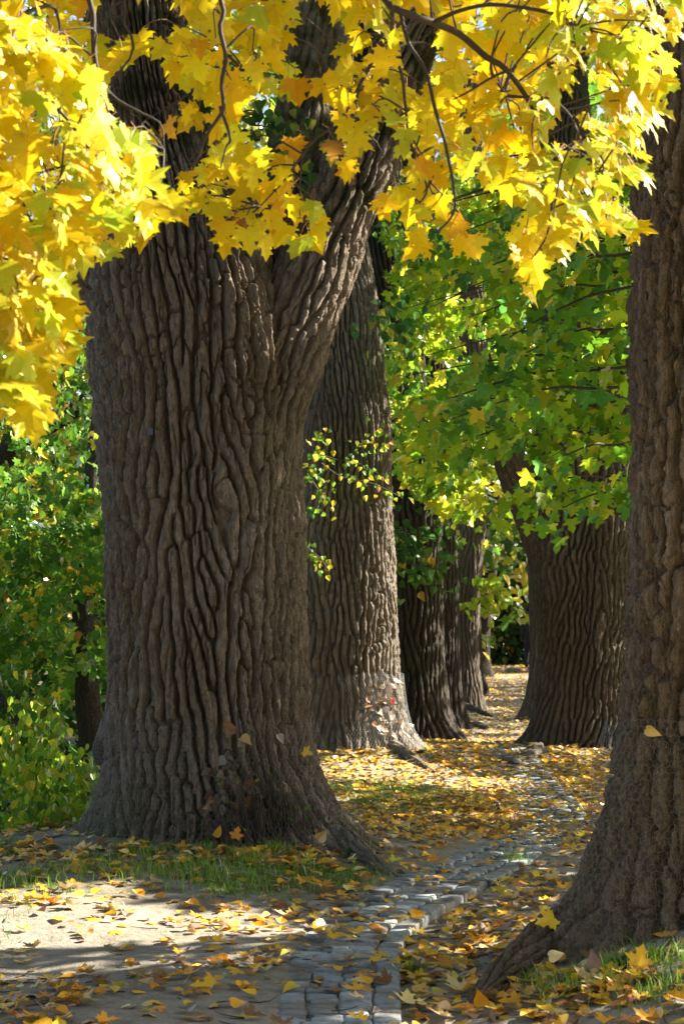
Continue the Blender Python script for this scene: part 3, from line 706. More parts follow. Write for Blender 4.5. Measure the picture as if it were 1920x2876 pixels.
nrm_[side] = np.column_stack([r.normal(.30, .3, side.sum()), r.normal(-.60, .3, side.sum()), r.normal(.85, .2, side.sum())])
Rl = frame(tipd, nrm_)
size = np.where(zo == 1, r.uniform(.070, .112, nL), r.uniform(.062, .104, nL))
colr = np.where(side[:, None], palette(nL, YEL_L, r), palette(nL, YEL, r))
pos_leaf = pos - Rl[:, :, 1] * size[:, None] * .45
order = np.argsort(-(size / dep) * np.where(side, 1, 1.25) - .002 * (sel[:, 3] == 0))
vis = (sel[:, 0] > 5) & (sel[:, 0] < 1915) & (sel[:, 1] > 5)
order = np.concatenate([order[vis[order]], order[~vis[order]]]); A, B = order[:300], order[300:]
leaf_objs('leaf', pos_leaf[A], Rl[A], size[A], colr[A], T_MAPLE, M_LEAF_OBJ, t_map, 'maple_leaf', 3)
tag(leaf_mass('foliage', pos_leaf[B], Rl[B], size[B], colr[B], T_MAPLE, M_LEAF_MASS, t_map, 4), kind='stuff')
# twigs: gather leaves by cells, run a twig to the nearest bough, petioles to each leaf
cells = {}
for i in range(nL): cells.setdefault((int(sel[i, 0] // 130), int(sel[i, 1] // 130), int(dep[i] / .8)), []).append(i)
tw, pet = [], []
for key, ids in cells.items():
    node = pos_leaf[ids].mean(0) + np.array([0, .02, .05]); k = np.argmin(((bpts - node) ** 2).sum(1)); b = bpts[k]
    L = np.linalg.norm(b - node)
    if L < .75:
        mid = (b + node) / 2 + r.normal(0, .025, 3) + np.array([0, 0, .03])
        tw.append((np.array([(*b, .0038), (*mid, .003), (*node, .002)]), 7))
    for i in ids:
        e = pos_leaf[i]; 
        if np.linalg.norm(e - node) > .22: s = e + np.array([r.normal(0, .03), .03, .07])
        else: s = node
        pet.append((np.array([(*s, .0011), (*((s + e) / 2 + np.array([0, 0, .015])), .0010), (*e, .0009)]), 4))
tag(mobj('twigs', tubes_mesh('twigs', tw, 5), M_TWIG, t_map), kind='stuff')
tag(mobj('petioles', tubes_mesh('petioles', pet, 3), M_PETIOLE, t_map), kind='stuff')

# ------------------------------------------------------------------ foliage of the other trees
def lit_filter(pos, targets):
    k = np.ones(len(pos), bool)
    for (T, R) in targets:
        v = pos - T; t = v @ SUN; q = np.linalg.norm(v - t[:, None] * SUN, axis=1)
        k &= ~((t > .3) & (q < R))
    return k
GAPS = [(P(a, b, 15.5), .32) for a, b in ((1480, 820), (1650, 700), (1590, 1010), (1440, 1130), (1690, 1230), (1300, 1250), (1720, 900))] + [(P(a, b, 24.5), .55) for a in (1130, 1230, 1330, 1430) for b in (680, 800, 920, 1040, 1160)] + [(P(a, b, 17), .3) for a, b in ((60, 1450), (180, 1500), (160, 1960))]
for px, py, R in ((60, 2650, .2), (200, 2650, .18), (420, 2640, .18), (40, 2520, .33), (160, 2560, .36), (300, 2560, .34), (430, 2570, .3), (540, 2590, .26), (640, 2610, .18), (90, 2600, .3), (300, 2620, .22), (200, 2500, .22)): GAPS.append((gp(px, py), R))
for px, py, R in ((1010, 2150, .45), (1120, 2175, .42), (1230, 2200, .35), (950, 2180, .3), (1330, 2210, .25), (930, 2245, .2)): GAPS.append((gp(px, py), R))
for py in (2080, 2000, 1900, 1800, 1700, 1600): GAPS.append((P(1100, py, 21.4), .36))
for a, b in ((900, 1250), (960, 1300), (1030, 1330), (1100, 1380), (890, 1400), (900, 1560)): GAPS.append((P(a, b, 20.6), .34))
for py in (2080, 2000, 1900, 1800, 1700, 1600, 1500): GAPS.append((P(1050, py, 21.05), .34)); GAPS.append((P(1085, py - 50, 21.2), .3))
for py in (850, 760, 680, 600, 450): GAPS.append((P(990 + (760 - py) * .42, py, 12.5), .16))
for a, b in ((60, 200), (180, 260), (300, 400), (380, 520), (100, 420), (60, 650), (60, 850), (60, 1050), (160, 900), (150, 560)): GAPS.append((P(a, b, 5.4), .28))
for a, b in ((1700, 80), (1820, 100), (1780, 250), (1700, 400), (1780, 480), (1650, 600), (1720, 650), (1620, 250)): GAPS.append((P(a, b, 6.0), .28))
for a, b, d, R in ((1345, 1900, 39, .5), (1350, 1960, 39, .5), (1430, 1950, 45, .8), (1400, 2040, 30, .3), (1330, 2225, 19, .3)): GAPS.append((P(a, b, d), R))
def ell(n, cs, rng):
    """points through a set of ellipsoids (centre, radii), denser near the outside"""
    vol = np.array([c[1][0] * c[1][1] * c[1][2] for c in cs]); k = rng.choice(len(cs), n, p=vol / vol.sum())
    v = norm(rng.normal(0, 1, (n, 3))) * (rng.uniform(.15, 1, (n, 1)) ** .5)
    return np.array([c[0] for c in cs])[k] + v * np.array([c[1] for c in cs])[k]
def above(pos, m=30):
    x, y_ = proj(pos); return ~((x > -m) & (x < 1920 + m) & (y_ > -m) & (y_ < 2900) & (pos[:, 1] > 0))
def rnd_frames(n, rng, tip=(0, 0, -.6), nor=(0, -.3, .8), sp=.5):
    return frame(np.array(tip) + rng.normal(0, sp, (n, 3)), np.array(nor) + rng.normal(0, sp, (n, 3)))
POP = [(3, (.10, .14, .02)), (2, (.30, .30, .03)), (1, (.55, .42, .04)), (2, (.06, .10, .02))]
def crown(tree, cs, n, seed, size=(.16, .26), pal=POP, hide=True, name='crown', tm=T_OVAL):
    rg = np.random.default_rng(seed); p = ell(n, cs, rg)
    k = lit_filter(p, GAPS)
    if hide: k &= above(p)
    p = p[k]; n = len(p)
    return tag(leaf_mass(name, p, rnd_frames(n, rg, sp=.6), rg.uniform(*size, n), palette(n, pal, rg), tm, M_GREEN_MASS, tree, seed), kind='stuff')
crown(t_main, [((-1.2, 13, 11), (4, 4.5, 3.5)), ((2.0, 13.5, 10), (2.6, 3, 2.5))], 5000, 201)
crown(t_sec, [((-.2, 22, 13.5), (4, 4, 4))], 2500, 202)
crown(t_3, [((.5, 28, 14), (4, 5, 4))], 1500, 203)
crown(t_5, [((2, 40, 15), (5, 6, 4.5))], 1500, 204)
crown(t_near, [((3.0, 10.6, 7.6), (3.2, 3.4, 2.4)), ((6.2, 10.6, 6.4), (3.0, 2.8, 3.4))], 9000, 205)
crown(t_r2, [((6.6, 25, 7.5), (3.8, 4.2, 5.5)), ((4, 23, 13), (4, 4, 3)), ((7.5, 21, 6), (3, 3, 4.2))], 20000, 206)  # low right-hand volumes are unseen, added to shade the path and trunks
crown(t_r3, [((9.0, 34, 7.5), (3.2, 5, 6.2)), ((10.5, 42, 8), (3.2, 6, 6.8)), ((13, 52, 8), (4, 7, 7))], 22000, 207, (.22, .34))  # unseen volumes stretched down the right side, added to shade the far path
crown(t_map, [((-.6, 1.8, 7.2), (3.6, 4.2, 2.6)), ((2.6, -.5, 6.2), (3.0, 4.0, 3.0)), ((1.8, 5.5, 8.2), (3.4, 3.0, 1.8)), ((.5, -5.5, 4.6), (5.0, 2.6, 4.0)), ((4.8, -2.5, 4.4), (2.4, 4.0, 3.6))], 28000, 209, (.14, .21), POP, True, 'crown', T_MLO)  # unseen foliage added over and behind the camera to block frontal sky light

def px_leaves(n, poly, d, rng, edge=None):
    xs_ = [p[0] for p in poly]; ys_ = [p[1] for p in poly]; out = []
    while len(out) < n:
        a = rng.uniform(min(xs_), max(xs_), n * 3); b = rng.uniform(min(ys_), max(ys_), n * 3)
        cl = fbm(a / 120 + 50, b / 90 + 50, int(rng.integers(0, 9999)) * 0 + 77, 3)
        k = inpoly(a, b, poly) & (rng.uniform(.25, .62, n * 3) < cl)
        out += list(zip(a[k], b[k]))
    out = np.array(out[:n]); dd = rng.uniform(d[0], d[1], n)
    return np.stack([(out[:, 0] - CX) * dd / F, dd, CAMH - (out[:, 1] - HY) * dd / F], -1), out
GRN = [(4, (.16, .34, .02)), (2, (.10, .27, .05)), (3, (.28, .44, .02)), (2, (.44, .52, .03)), (.3, (.65, .55, .04))]
SUNY = [(4, (.44, .52, .03)), (4, (.26, .44, .03)), (1.7, (.74, .64, .05)), (2.4, (.13, .28, .03))]
LEFTG = [(5, (.075, .19, .02)), (3, (.13, .27, .02)), (1.5, (.28, .38, .03)), (.8, (.56, .46, .03)), (.15, (.5, .25, .03))]

# --- green maple hanging in from the right
t_gm = thing('maple_tree', 'green maple reaching in from the right with drooping sprays before the forked tree', 'tree')
limb('trunk', np.array([(5.7, 16.6, -.2, .3), (5.65, 16.6, 2, .25), (5.6, 16.4, 5, .2), (5.5, 16.2, 8, .12), (5.5, 16, 10.5, .05)]), 50, 80, .02, .06, .3, 72, M_BARK_DARK, t_gm)
rg = np.random.default_rng(91); gp_, gt_, gn_ = [], [], []
sprays = []
for k in range(38):
    y0 = rg.uniform(380, 1400); x1 = rg.uniform(1120, 1480) if y0 < 1150 else rg.uniform(1280, 1560); d = rg.uniform(14.0, 17.5)
    y1 = y0 + rg.uniform(40, 220) if y0 < 1150 else y0 + rg.uniform(20, 110)
    if k == 0: y0, x1, y1, d = 1030, 1240, 1036, 14.5
    a, b = P(1830, y0, d + .5), P(x1, y1, d); m = (a + b) / 2 + np.array([0, 0, .10])
    sprays.append(np.array([(5.5, 16.3, CAMH + (1780 - y0) * 16 / F + .6, .03), (*a, .014), (*m, .009), (*b, .003)]))
    c = resample(sprays[-1][1:], 80)[:, :3]; dirn = norm(b - a)
    nl = int(np.linalg.norm(b - a) * 34)
    for q in range(nl):
        t = rg.uniform(.02, 1) ** .85; p = c[int(t * 79)]
        gp_.append(p + np.array([rg.normal(0, .07), rg.normal(0, .22), rg.normal(-.06, .07)]))
        gt_.append(dirn * .45 + np.array([rg.normal(0, .3), rg.normal(0, .4), -.75 + rg.normal(0, .25)]))
        gn_.append(np.array([rg.normal(-.25, .3), -.55 + rg.normal(0, .35), .65 + rg.normal(0, .3)]))
gp_, gt_, gn_ = map(np.array, (gp_, gt_, gn_))
for i, s in enumerate(sprays):
    V, Qd = tube_np(s, 5, 40); mobj('branch', mesh_np('branch', V, Q=Qd), M_TWIG, t_gm)
qx, qy = proj(gp_)
ok = inpoly(qx, qy, [(1500, 380), (1990, 300), (1990, 1500), (1690, 1470), (1610, 1560), (1500, 1470), (1420, 1500), (1330, 1560), (1290, 1480), (1180, 1330), (1150, 1150), (1300, 1030), (1430, 920), (1360, 770), (1100, 860), (1030, 800), (1120, 700), (1400, 640)])
gp_, gt_, gn_ = gp_[ok], gt_[ok], gn_[ok]; n = len(gp_); Rg = frame(gt_, gn_); sz = rg.uniform(.085, .125, n); cc = palette(n, GRN, rg, .2)
qx, qy = proj(gp_); order = np.argsort(-(sz / gp_[:, 1]) - 1.0 * ((qx > 1100) & (qx < 1760))); A, B = order[:280], order[280:]
leaf_objs('leaf', gp_[A], Rg[A], sz[A], cc[A], T_MLO, M_GREEN_OBJ, t_gm, 'green_maple_leaf', 8)
tag(leaf_mass('foliage', gp_[B], Rg[B], sz[B], cc[B], T_MLO, M_GREEN_MASS, t_gm, 9), kind='stuff')
crown(t_gm, [((6.3, 15.6, 6.4), (3.2, 3.6, 4.2)), ((5.0, 18.2, 5.5), (1.8, 2.2, 3.2)), ((8.5, 16, 9), (3, 3, 3)), ((5.0, 13.0, 4.4), (1.7, 2.2, 2.4))], 17000, 208, pal=GRN)

def bg_tree(name, label, base, trunk, polys, pal, size, tm, seed, nobj=0, mat=M_BARK_DARK, tip=(0, 0, -.7), nor=(0, -.5, .6), sp=.55):
    t = thing(name, label, 'tree' if 'tree' in name else 'shrub')
    if trunk is not None: limb('trunk', np.array(trunk), 24, 60, .015, .06, .3, seed, mat, t)
    rg = np.random.default_rng(seed); Ps = []
    for (n, poly, d) in polys: Ps.append(px_leaves(n, poly, d, rg)[0])
    p = np.vstack(Ps); n = len(p); R_ = rnd_frames(n, rg, tip, nor, sp); s = rg.uniform(*size, n); c = palette(n, pal, rg, .2)
    if nobj:
        x, y_ = proj(p); o = np.argsort(-(s / p[:, 1]) * ((x > 0) & (x < 1920)))
        leaf_objs('leaf', p[o[:nobj]], R_[o[:nobj]], s[o[:nobj]], c[o[:nobj]], tm, M_GREEN_OBJ, t, name + str(seed), seed); p, R_, s, c = (q[o[nobj:]] for q in (p, R_, s, c))
    tag(leaf_mass('crown', p, R_, s, c, tm, M_GREEN_MASS, t, seed), kind='stuff')
    return t
# --- sunlit yellow-green maple farther down the path
bg_tree('maple_tree', 'sunlit yellow-green maple glowing between the two tree rows', None,
        [(4.1, 29.5, -.1, .22), (4.1, 29.4, 3, .18), (3.6, 29, 6, .13), (2.8, 28.5, 9, .08)],
        [(3000, [(1075, 560), (1300, 460), (1500, 520), (1540, 900), (1480, 1250), (1400, 1420), (1260, 1480), (1120, 1330), (1080, 1000)], (23.4, 25.6)), (1500, [(1085, 560), (1300, 480), (1500, 560), (1540, 900), (1480, 1350), (1400, 1540), (1260, 1560), (1120, 1300), (1080, 1000)], (31, 36)),
         (900, [(1500, 420), (1770, 420), (1770, 1150), (1560, 1300), (1480, 900)], (28, 33)), (900, [(1380, -80), (1790, -80), (1790, 460), (1380, 460)], (29, 34)), (420, [(640, 150), (890, 150), (890, 520), (640, 520)], (29, 33))], SUNY, (.10, .155), T_MLO, 301, 120)
# --- left side
bg_tree('lime_tree', 'slim dark leaning trunk beside the left flank of the great trunk', None,
        [(*P(290, 2330, 17.5), .19), (*P(268, 2150, 17.5), .135), (*P(252, 2020, 17.5), .118), (*P(240, 1880, 17.5), .11), (*P(235, 1700, 17.5), .10), (*P(255, 1400, 17.6), .085), (*P(300, 1000, 17.8), .06), (*P(350, 600, 18), .03)],
        [(4600, [(-120, 1330), (120, 1300), (310, 1380), (310, 1900), (220, 1870), (130, 1990), (-120, 2000)], (15.8, 19)), (1000, [(-120, 850), (80, 980), (200, 900), (310, 1050), (310, 1420), (-120, 1400)], (17, 20.5)), (500, [(-120, 1850), (200, 1880), (180, 2000), (-120, 2150)], (15, 17))], LEFTG, (.055, .10), T_HEART[:2] + T_MLO, 302, 200)
bg_tree('maple_tree', 'yellow-green maple with a dark arching bough behind the left edge', None,
        [(*P(-420, 1950, 23), .25), (*P(-250, 1600, 23), .21), (*P(-120, 1400, 23), .18), (*P(0, 1290, 23), .155), (*P(120, 1200, 23), .13), (*P(250, 1120, 23), .10), (*P(330, 1000, 23.5), .06)],
        [(1700, [(-120, 700), (300, 700), (310, 1450), (-120, 1450)], (21, 26)), (500, [(-120, 0), (300, 0), (300, 720), (-120, 720)], (21, 26))], [(4, (.30, .32, .03)), (3, (.10, .20, .02)), (3, (.60, .48, .04)), (2, (.05, .12, .02))], (.10, .15), T_MLO, 303, 150)
bg_tree('weeping_shrub', 'leafy shrub with hanging green shoots at the lower left bank', None,
        [(*P(150, 2480, 14.5), .05), (*P(120, 2300, 14.6), .04), (*P(60, 2050, 14.8), .03), (*P(-40, 1900, 15), .02)],
        [(2800, [(-100, 1930), (120, 1960), (250, 2080), (300, 2250), (240, 2400), (-100, 2440)], (13.4, 15.5)), (600, [(-100, 2180), (200, 2230), (255, 2330), (200, 2430), (-100, 2430)], (12.8, 13.6))],
        [(4, (.19, .34, .03)), (3.5, (.34, .45, .03)), (1.2, (.62, .54, .05)), (1.5, (.08, .2, .03))], (.045, .09), T_OVAL + T_OVAL + T_HEART[1:2], 304, 250, tip=(.05, -.1, -1.2), nor=(.3, -.7, .3), sp=.6)
# --- woods beyond
def far_tree(label, x, y_, h, rx, seed, pal, n=1300, size=(.28, .45), lowz=1.0):
    t = thing('background_tree', label, 'tree', 'trees standing beyond the avenue'); z0 = gz(x, y_)
    limb('trunk', np.array([(x, y_, z0 - .2, .28), (x + .1, y_, z0 + h * .4, .22), (x - .1, y_, z0 + h * .8, .1), (x, y_, z0 + h, .04)]), 16, 30, .02, .1, .4, seed, M_BARK_DARK, t)
    rg = np.random.default_rng(seed); cs = []
    for k in range(7):
        a = rg.uniform(0, 2 * PI); q = rg.uniform(.1, .65) * rx; zc = z0 + lowz + (h - lowz) * rg.uniform(.15, .9)
        cs.append(((x + q * math.cos(a), y_ + q * math.sin(a), zc), (rx * rg.uniform(.4, .65), rx * rg.uniform(.4, .65), h * rg.uniform(.12, .22))))
    p = ell(n, cs, rg); p[:, 2] = np.maximum(p[:, 2], z0 + .1)
    tag(leaf_mass('crown', p, rnd_frames(n, rg, sp=.7), rg.uniform(*size, n), palette(n, pal, rg, .2), T_OVAL + T_MLO[:1], M_GREEN_MASS, t, seed), kind='stuff')
DG = [(4, (.03, .075, .015)), (3, (.05, .11, .02)), (1, (.15, .17, .02)), (.5, (.35, .22, .03))]
YG = [(3, (.08, .15, .02)), (3, (.25, .27, .03)), (2, (.5, .4, .04)), (2, (.04, .09, .015))]
far = [('dark green tree closing the view straight down the path', 5.2, 76, 26, 6, DG), ('dark tree just left of the path end behind the leaning trunk', 1.5, 73, 25, 6, DG), ('dark tree right of the path end behind the half hidden poplar', 10.5, 71, 25, 6, DG),
       ('yellow-green tree in the woods behind the second poplar', -3.5, 60, 25, 5.5, YG), ('tall tree in the woods seen above the sunlit maple', 2.3, 55, 24, 4.5, YG), ('mixed green tree behind the right near trunk', 9.4, 46, 18, 4.5, DG),
       ('green tree beyond the bank at the far left edge', -8.2, 44, 18, 5, YG), ('yellowing tree glimpsed between great trunk and left maple', -4.6, 36, 15, 3.8, YG), ('dark tree low behind the slim leaning trunk', -5.5, 29, 9, 3.0, DG), ('green tree in the woods over the right row', 7.6, 60, 24, 5, YG), ('unseen dark tree added outside the right row to shade the path end', 15, 66, 20, 5.5, DG)]  # last tree stands out of view, added to shade the path end
for k, (lb, x, y_, h, rx, pal) in enumerate(far): far_tree(lb, x, y_, h, rx, 400 + k, pal, 2600 if y_ > 40 else 2400, (.28, .45) if y_ > 50 else (.18, .3), .4)
# hedge closing the path
rg = np.random.default_rng(450); n = 26000
hx = np.where(np.arange(n) < 19000, rg.uniform(2.5, 11, n), rg.uniform(-6, 16, n)); hy = 68 + rg.uniform(0, 3, n); hz = .4 + rg.uniform(0, 1, n) ** 1.1 * (7.0 + 3 * fbm(hx * .5 + 30, hx * 0 + 2, 8, 2))
p = np.column_stack([hx, hy, hz])
hd = leaf_mass('hedge', p, rnd_frames(n, rg, nor=(0, -.7, .5), sp=.6), rg.uniform(.16, .30, n), palette(n, [(5, (.03, .08, .015)), (2, (.06, .11, .02)), (.6, (.38, .16, .03)), (.8, (.25, .24, .03))], rg, .25), T_OVAL + T_MLO[:1], M_GREEN_MASS)
tag(hd, 'dark hedge of undergrowth with rusty leaves closing the end of the path', 'hedge', kind='thing')

rg = np.random.default_rng(460); n = 7000
p = np.column_stack([rg.uniform(-9.5, -2.9, n), rg.uniform(27, 28.5, n), -1.4 + rg.uniform(0, 1, n) ** 1.1 * 8.5])
tag(leaf_mass('hedge', p, rnd_frames(n, rg, nor=(0, -.7, .5), sp=.6), rg.uniform(.13, .22, n), palette(n, [(5, (.05, .12, .02)), (3, (.09, .17, .02)), (.6, (.28, .28, .03))], rg, .25), T_OVAL + T_MLO[:1], M_GREEN_MASS),
    'tall dark hedge beyond the bank behind the slim leaning trunk', 'hedge', kind='thing')
# --- shoots
def shoot(tree, rows, d, nleaf, pal, seed, spread, size=(.035, .06), tm=None, maxobj=150):
    rg = np.random.default_rng(seed); root_ = None; lp = []
    lines = []
    for r_ in rows:
        pts = pxline([(a, b, 2.8 if i == 0 else 1.8) for i, (a, b) in enumerate(r_)], d[0], d[1]); lines.append((pts, 16)); lp.append(resample(pts, 50)[:, :3])
    root_ = mobj('shoot', tubes_mesh('shoot', lines, 5), M_TWIG, tree)
    lp = np.vstack(lp); k = rg.integers(0, len(lp), nleaf); p = lp[k] + rg.normal(0, spread, (nleaf, 3))
    R_ = rnd_frames(nleaf, rg, (.1, -.1, -.8), (.1, -.9, .4), .4); s = rg.uniform(*size, nleaf); c = palette(nleaf, pal, rg, .2); tm = tm or T_HEART[:3]
    m = min(maxobj, nleaf)
    leaf_objs('leaf', p[:m], R_[:m], s[:m], c[:m], tm, M_GREEN_OBJ, root_, 'shoot_leaf' + str(len(tm)), seed)
    if nleaf > m: tag(leaf_mass('foliage', p[m:], R_[m:], s[m:], c[m:], tm, M_GREEN_MASS, root_, seed), kind='stuff')
SHO = [(4, (.20, .36, .03)), (3, (.12, .27, .04)), (3, (.75, .58, .05)), (2, (.48, .50, .04)), (.3, (.5, .25, .15))]
shoot(t_sec, [[(860, 1330), (880, 1270), (900, 1225), (930, 1215)], [(880, 1270), (940, 1290), (1000, 1300), (1060, 1330)], [(900, 1300), (960, 1340), (1050, 1360), (1130, 1400)], [(1000, 1250), (1060, 1240), (1090, 1200)],
              [(860, 1330), (900, 1390), (890, 1430)]], (20.75, 20.5), 170, SHO, 501, .075, (.042, .07))
shoot(t_sec, [[(845, 1520), (870, 1545), (900, 1570), (925, 1605)]], (20.75, 20.6), 30, SHO, 502, .05, (.042, .068))
shoot(t_3, [[(1100, 1500), (1160, 1540), (1220, 1590), (1260, 1620)], [(1100, 1560), (1160, 1580), (1230, 1600)], [(1110, 1480), (1160, 1500), (1220, 1510)]], (24.8, 24.4), 150, [(5, (.06, .15, .03)), (3, (.10, .2, .03)), (.4, (.5, .35, .04))], 503, .16, (.09, .14), T_MLO)
shoot(t_5, [[(1340, 1700), (1360, 1670), (1385, 1680), (1410, 1720)], [(1345, 1650), (1370, 1640), (1400, 1700)]], (38.2, 38), 70, [(5, (.30, .42, .03)), (2, (.5, .5, .05))], 504, .14, (.13, .2), T_MLO)
shoot(t_main, [[(640, 330), (700, 310), (760, 330), (830, 380)], [(700, 350), (780, 360), (850, 370)], [(800, 420), (820, 470), (790, 520)], [(690, 120), (720, 200), (660, 240)]], (12.6, 12.4), 220, [(5, (.06, .15, .03)), (3, (.10, .2, .04)), (1, (.3, .34, .04))], 505, .09, (.05, .08))
shoot(t_r2, [[(1120, 620), (1180, 640), (1260, 660), (1330, 640)], [(1110, 560), (1180, 540), (1240, 560)], [(1100, 860), (1120, 900), (1100, 960)]], (20.0, 19.6), 260, [(5, (.05, .14, .03)), (3, (.10, .2, .04)), (1.5, (.4, .36, .04))], 506, .16, (.07, .11))

# ------------------------------------------------------------------ wire guards
def wire_guard(label, T, ztop, off, pitch, seed, thick=.0011, th_rng=(0, 2 * PI), bulges=()):
    zb = T.zb - .10; rm = float(np.mean(T.R(np.linspace(0, 6.28, 60), np.full(60, T.zb + .3)))) + off
    nt_ = int(2 * PI * rm / pitch); rows = int((ztop - zb) / (pitch * .75)); 
    j, i = np.meshgrid(np.arange(nt_), np.arange(rows + 1))
    def pt(i, j, q):          # hexagon lattice: each row zigzags
        th = (j + (i % 2) * .5 + q * .5) / nt_ * 2 * PI
        z = zb + (i + np.where(q == 0, 0, .34)) * pitch * .75
        th_ = th; f = (z - zb) / (ztop - zb)
        R_ = T.R(th_, np.maximum(z, T.zb)) + off * (1 + .8 * (fbm(th / (2 * PI) * 9, z * 3, seed, 2, 9) - .5)) + .012
        for (bt, bz, ba, bw) in bulges:
            dth = np.mod(th - bt + PI, 2 * PI) - PI
            R_ = R_ + ba * np.exp(-(dth / bw) ** 2 - ((z - bz) / .22) ** 2)
        z = z + (fbm(th / (2 * PI) * 12, z * 0 + .5, seed + 4, 2, 12) - .5) * .14 * f + (fbm(th / (2 * PI) * 30, z * 4, seed + 6, 2, 30) - .5) * .02
        return np.stack([T.c(np.maximum(z, T.zb)) + R_ * np.cos(th), T.d + R_ * np.sin(th), z], -1)
    a = pt(i, j, 0 * i); b = pt(i, j, 0 * i + 1); c2 = pt(i, j + 1, 0 * i); up = pt(i + 1, j + np.where(i % 2, 1, 0), 0 * i)
    seg0 = np.concatenate([a.reshape(-1, 3), b.reshape(-1, 3), b[:-1].reshape(-1, 3)])
    seg1 = np.concatenate([b.reshape(-1, 3), c2.reshape(-1, 3), up[:-1].reshape(-1, 3)])
    t = norm(seg1 - seg0); u = norm(np.cross(t, np.array([.3, .5, .81]))); w = np.cross(t, u); n = len(seg0)
    V = np.zeros((n, 6, 3))
    for k in range(3):
        o = thick * (math.cos(k * 2.094) * u + math.sin(k * 2.094) * w); V[:, k] = seg0 + o; V[:, 3 + k] = seg1 + o
    q = np.array([(0, 1, 4, 3), (1, 2, 5, 4), (2, 0, 3, 5)]); Q = (q[None] + (np.arange(n) * 6)[:, None, None]).reshape(-1, 4)
    o = mobj('wire_guard', mesh_np('wire_guard', V.reshape(-1, 3), Q=Q), M_WIRE)
    return tag(o, label, 'wire netting', 'chicken wire guards round the trunks')
wire_guard('chicken wire wrapped round the foot of the huge forked trunk', MT, P(0, 2035, 12.1)[2], .03, .034, 1, .0006, bulges=[(PI * 1.0, .70, .07, .25), (-.15, .55, .12, .3)])
wire_guard('sunlit chicken wire round the foot of the second poplar', ST, P(0, 1895, 21)[2], .03, .036, 2, .0011)
wire_guard('blurred chicken wire round the trunk at the right edge', NT, P(0, 2050, 8.4)[2], .03, .036, 3, .0007, bulges=[(PI * .98, .9, .07, .35)])

# ------------------------------------------------------------------ grass
def grass(name, pts, hgt, seed, label, pal):
    rg = np.random.default_rng(seed); n = len(pts); h = rg.uniform(*hgt, n); a = rg.uniform(0, 2 * PI, n); w = rg.uniform(.0016, .0034, n)
    lean = rg.normal(0, .5, (n, 2)); s = np.column_stack([np.cos(a), np.sin(a), 0 * a]) * w[:, None]
    up = np.array([0, 0, 1.0]); l3 = np.column_stack([lean, 0 * a])
    m = pts + up * (h * .55)[:, None] + l3 * (h * .25)[:, None]; t = pts + up * (h * .9)[:, None] + l3 * (h * .8)[:, None]
    V = np.stack([pts - s, pts + s, m + s * .7, m - s * .7, t], 1).reshape(-1, 3)
    o = (np.arange(n) * 5)[:, None]
    T_ = np.concatenate([o + np.array([[3, 2, 4]])]); Q = o + np.array([[0, 1, 2, 3]])
    c = np.repeat(palette(n, pal, rg, .2), 5, 0)
    return tag(mobj(name, mesh_np(name, V, T=T_, Q=Q, col=c, uv=np.zeros((len(V), 2))), M_GRASS), label, 'grass', kind='stuff')
rg = np.random.default_rng(601)
gx = rg.uniform(-3.6, 3.4, 330000); gy = 6.3 + 14.5 * rg.uniform(0, 1, 330000)
pr = grassy(gx, gy) * sstep(.35, .6, fbm(gx * 4 + 3, gy * 4 + 3, 66, 2)); k = (rg.uniform(0, 1, 330000) < pr) & (np.abs(gx - path_x(gy)) > path_half(gy))
gx, gy = gx[k], gy[k]
GR = [(4, (.15, .32, .03)), (3, (.24, .38, .035)), (1.5, (.28, .27, .09)), (1, (.35, .29, .15))]
pts = np.column_stack([gx, gy, ground(gx, gy) - .004])
grass('grass', pts, (.02, .065), 602, 'short patchy grass round the trees and along the bank', GR)
tp = []
for (a, b, nn, sp) in ((780, 2395, 120, .05), (690, 2420, 130, .06), (560, 2440, 150, .09), (350, 2450, 160, .14), (200, 2450, 140, .12), (1010, 2400, 60, .05), (1440, 2425, 90, .05), (1160, 2735, 60, .025), (1740, 2720, 200, .09), (1650, 2760, 160, .10), (1850, 2790, 160, .10), (1560, 2790, 100, .07),
                       (450, 2470, 200, .16), (90, 2470, 200, .16), (1500, 2760, 60, .04), (1880, 2700, 120, .06), (640, 2470, 140, .1), (860, 2450, 80, .06)):
    c = gp(a, b); q = c[:2] + rg.normal(0, sp, (nn, 2)); tp.append(np.column_stack([q, ground(q[:, 0], q[:, 1]) - .004]))
grass('tall_grass', np.vstack(tp), (.04, .12), 603, 'longer green grass tufts at the foot of the trunks', GR)

# ------------------------------------------------------------------ fallen leaves
rg = np.random.default_rng(701)
def scatter(n, x0, x1, y0, y1, dens):
    x = rg.uniform(x0, x1, n); y_ = rg.uniform(y0, y1, n); k = rg.uniform(0, 1, n) < dens(x, y_); return x[k], y_[k]
def dens(x, y_):
    u = x - path_x(y_); c = fbm(x * 1.6 + 20, y_ * 1.2 + 20, 88, 3)
    d = .35 + .75 * sstep(.42, .62, c) + .45 * sstep(12.0, 14.5, y_)
    d = d + .55 * ((u > .27) & (u < 1.1) & (y_ < 12)) 
    d = d * (1 - .5 * sstep(-.5, -1.0, u) * (y_ < 11.5) * sstep(.6, .4, c))
    d = np.clip(d, 0, 1) * np.where((np.abs(u) < path_half(y_) + .02) & (y_ < 24), .34, 1)
    inside = np.zeros(x.shape, bool)
    for T in (MT, ST, T3, NT, RT): inside |= (x - T.c(T.zb)) ** 2 + (y_ - T.d) ** 2 < (T.r(T.zb) * 1.0) ** 2
    return np.clip(d, 0, 1) * ~inside
x1, y1 = scatter(8200, -3.2, 3.2, 6.4, 14, dens); x2, y2 = scatter(32000, -4, 4.5, 14, 26, dens); x3, y3 = scatter(30000, -2, 9, 26, 68, lambda x, y_: dens(x, y_) * (np.abs(x - path_x(y_)) < 3.5))
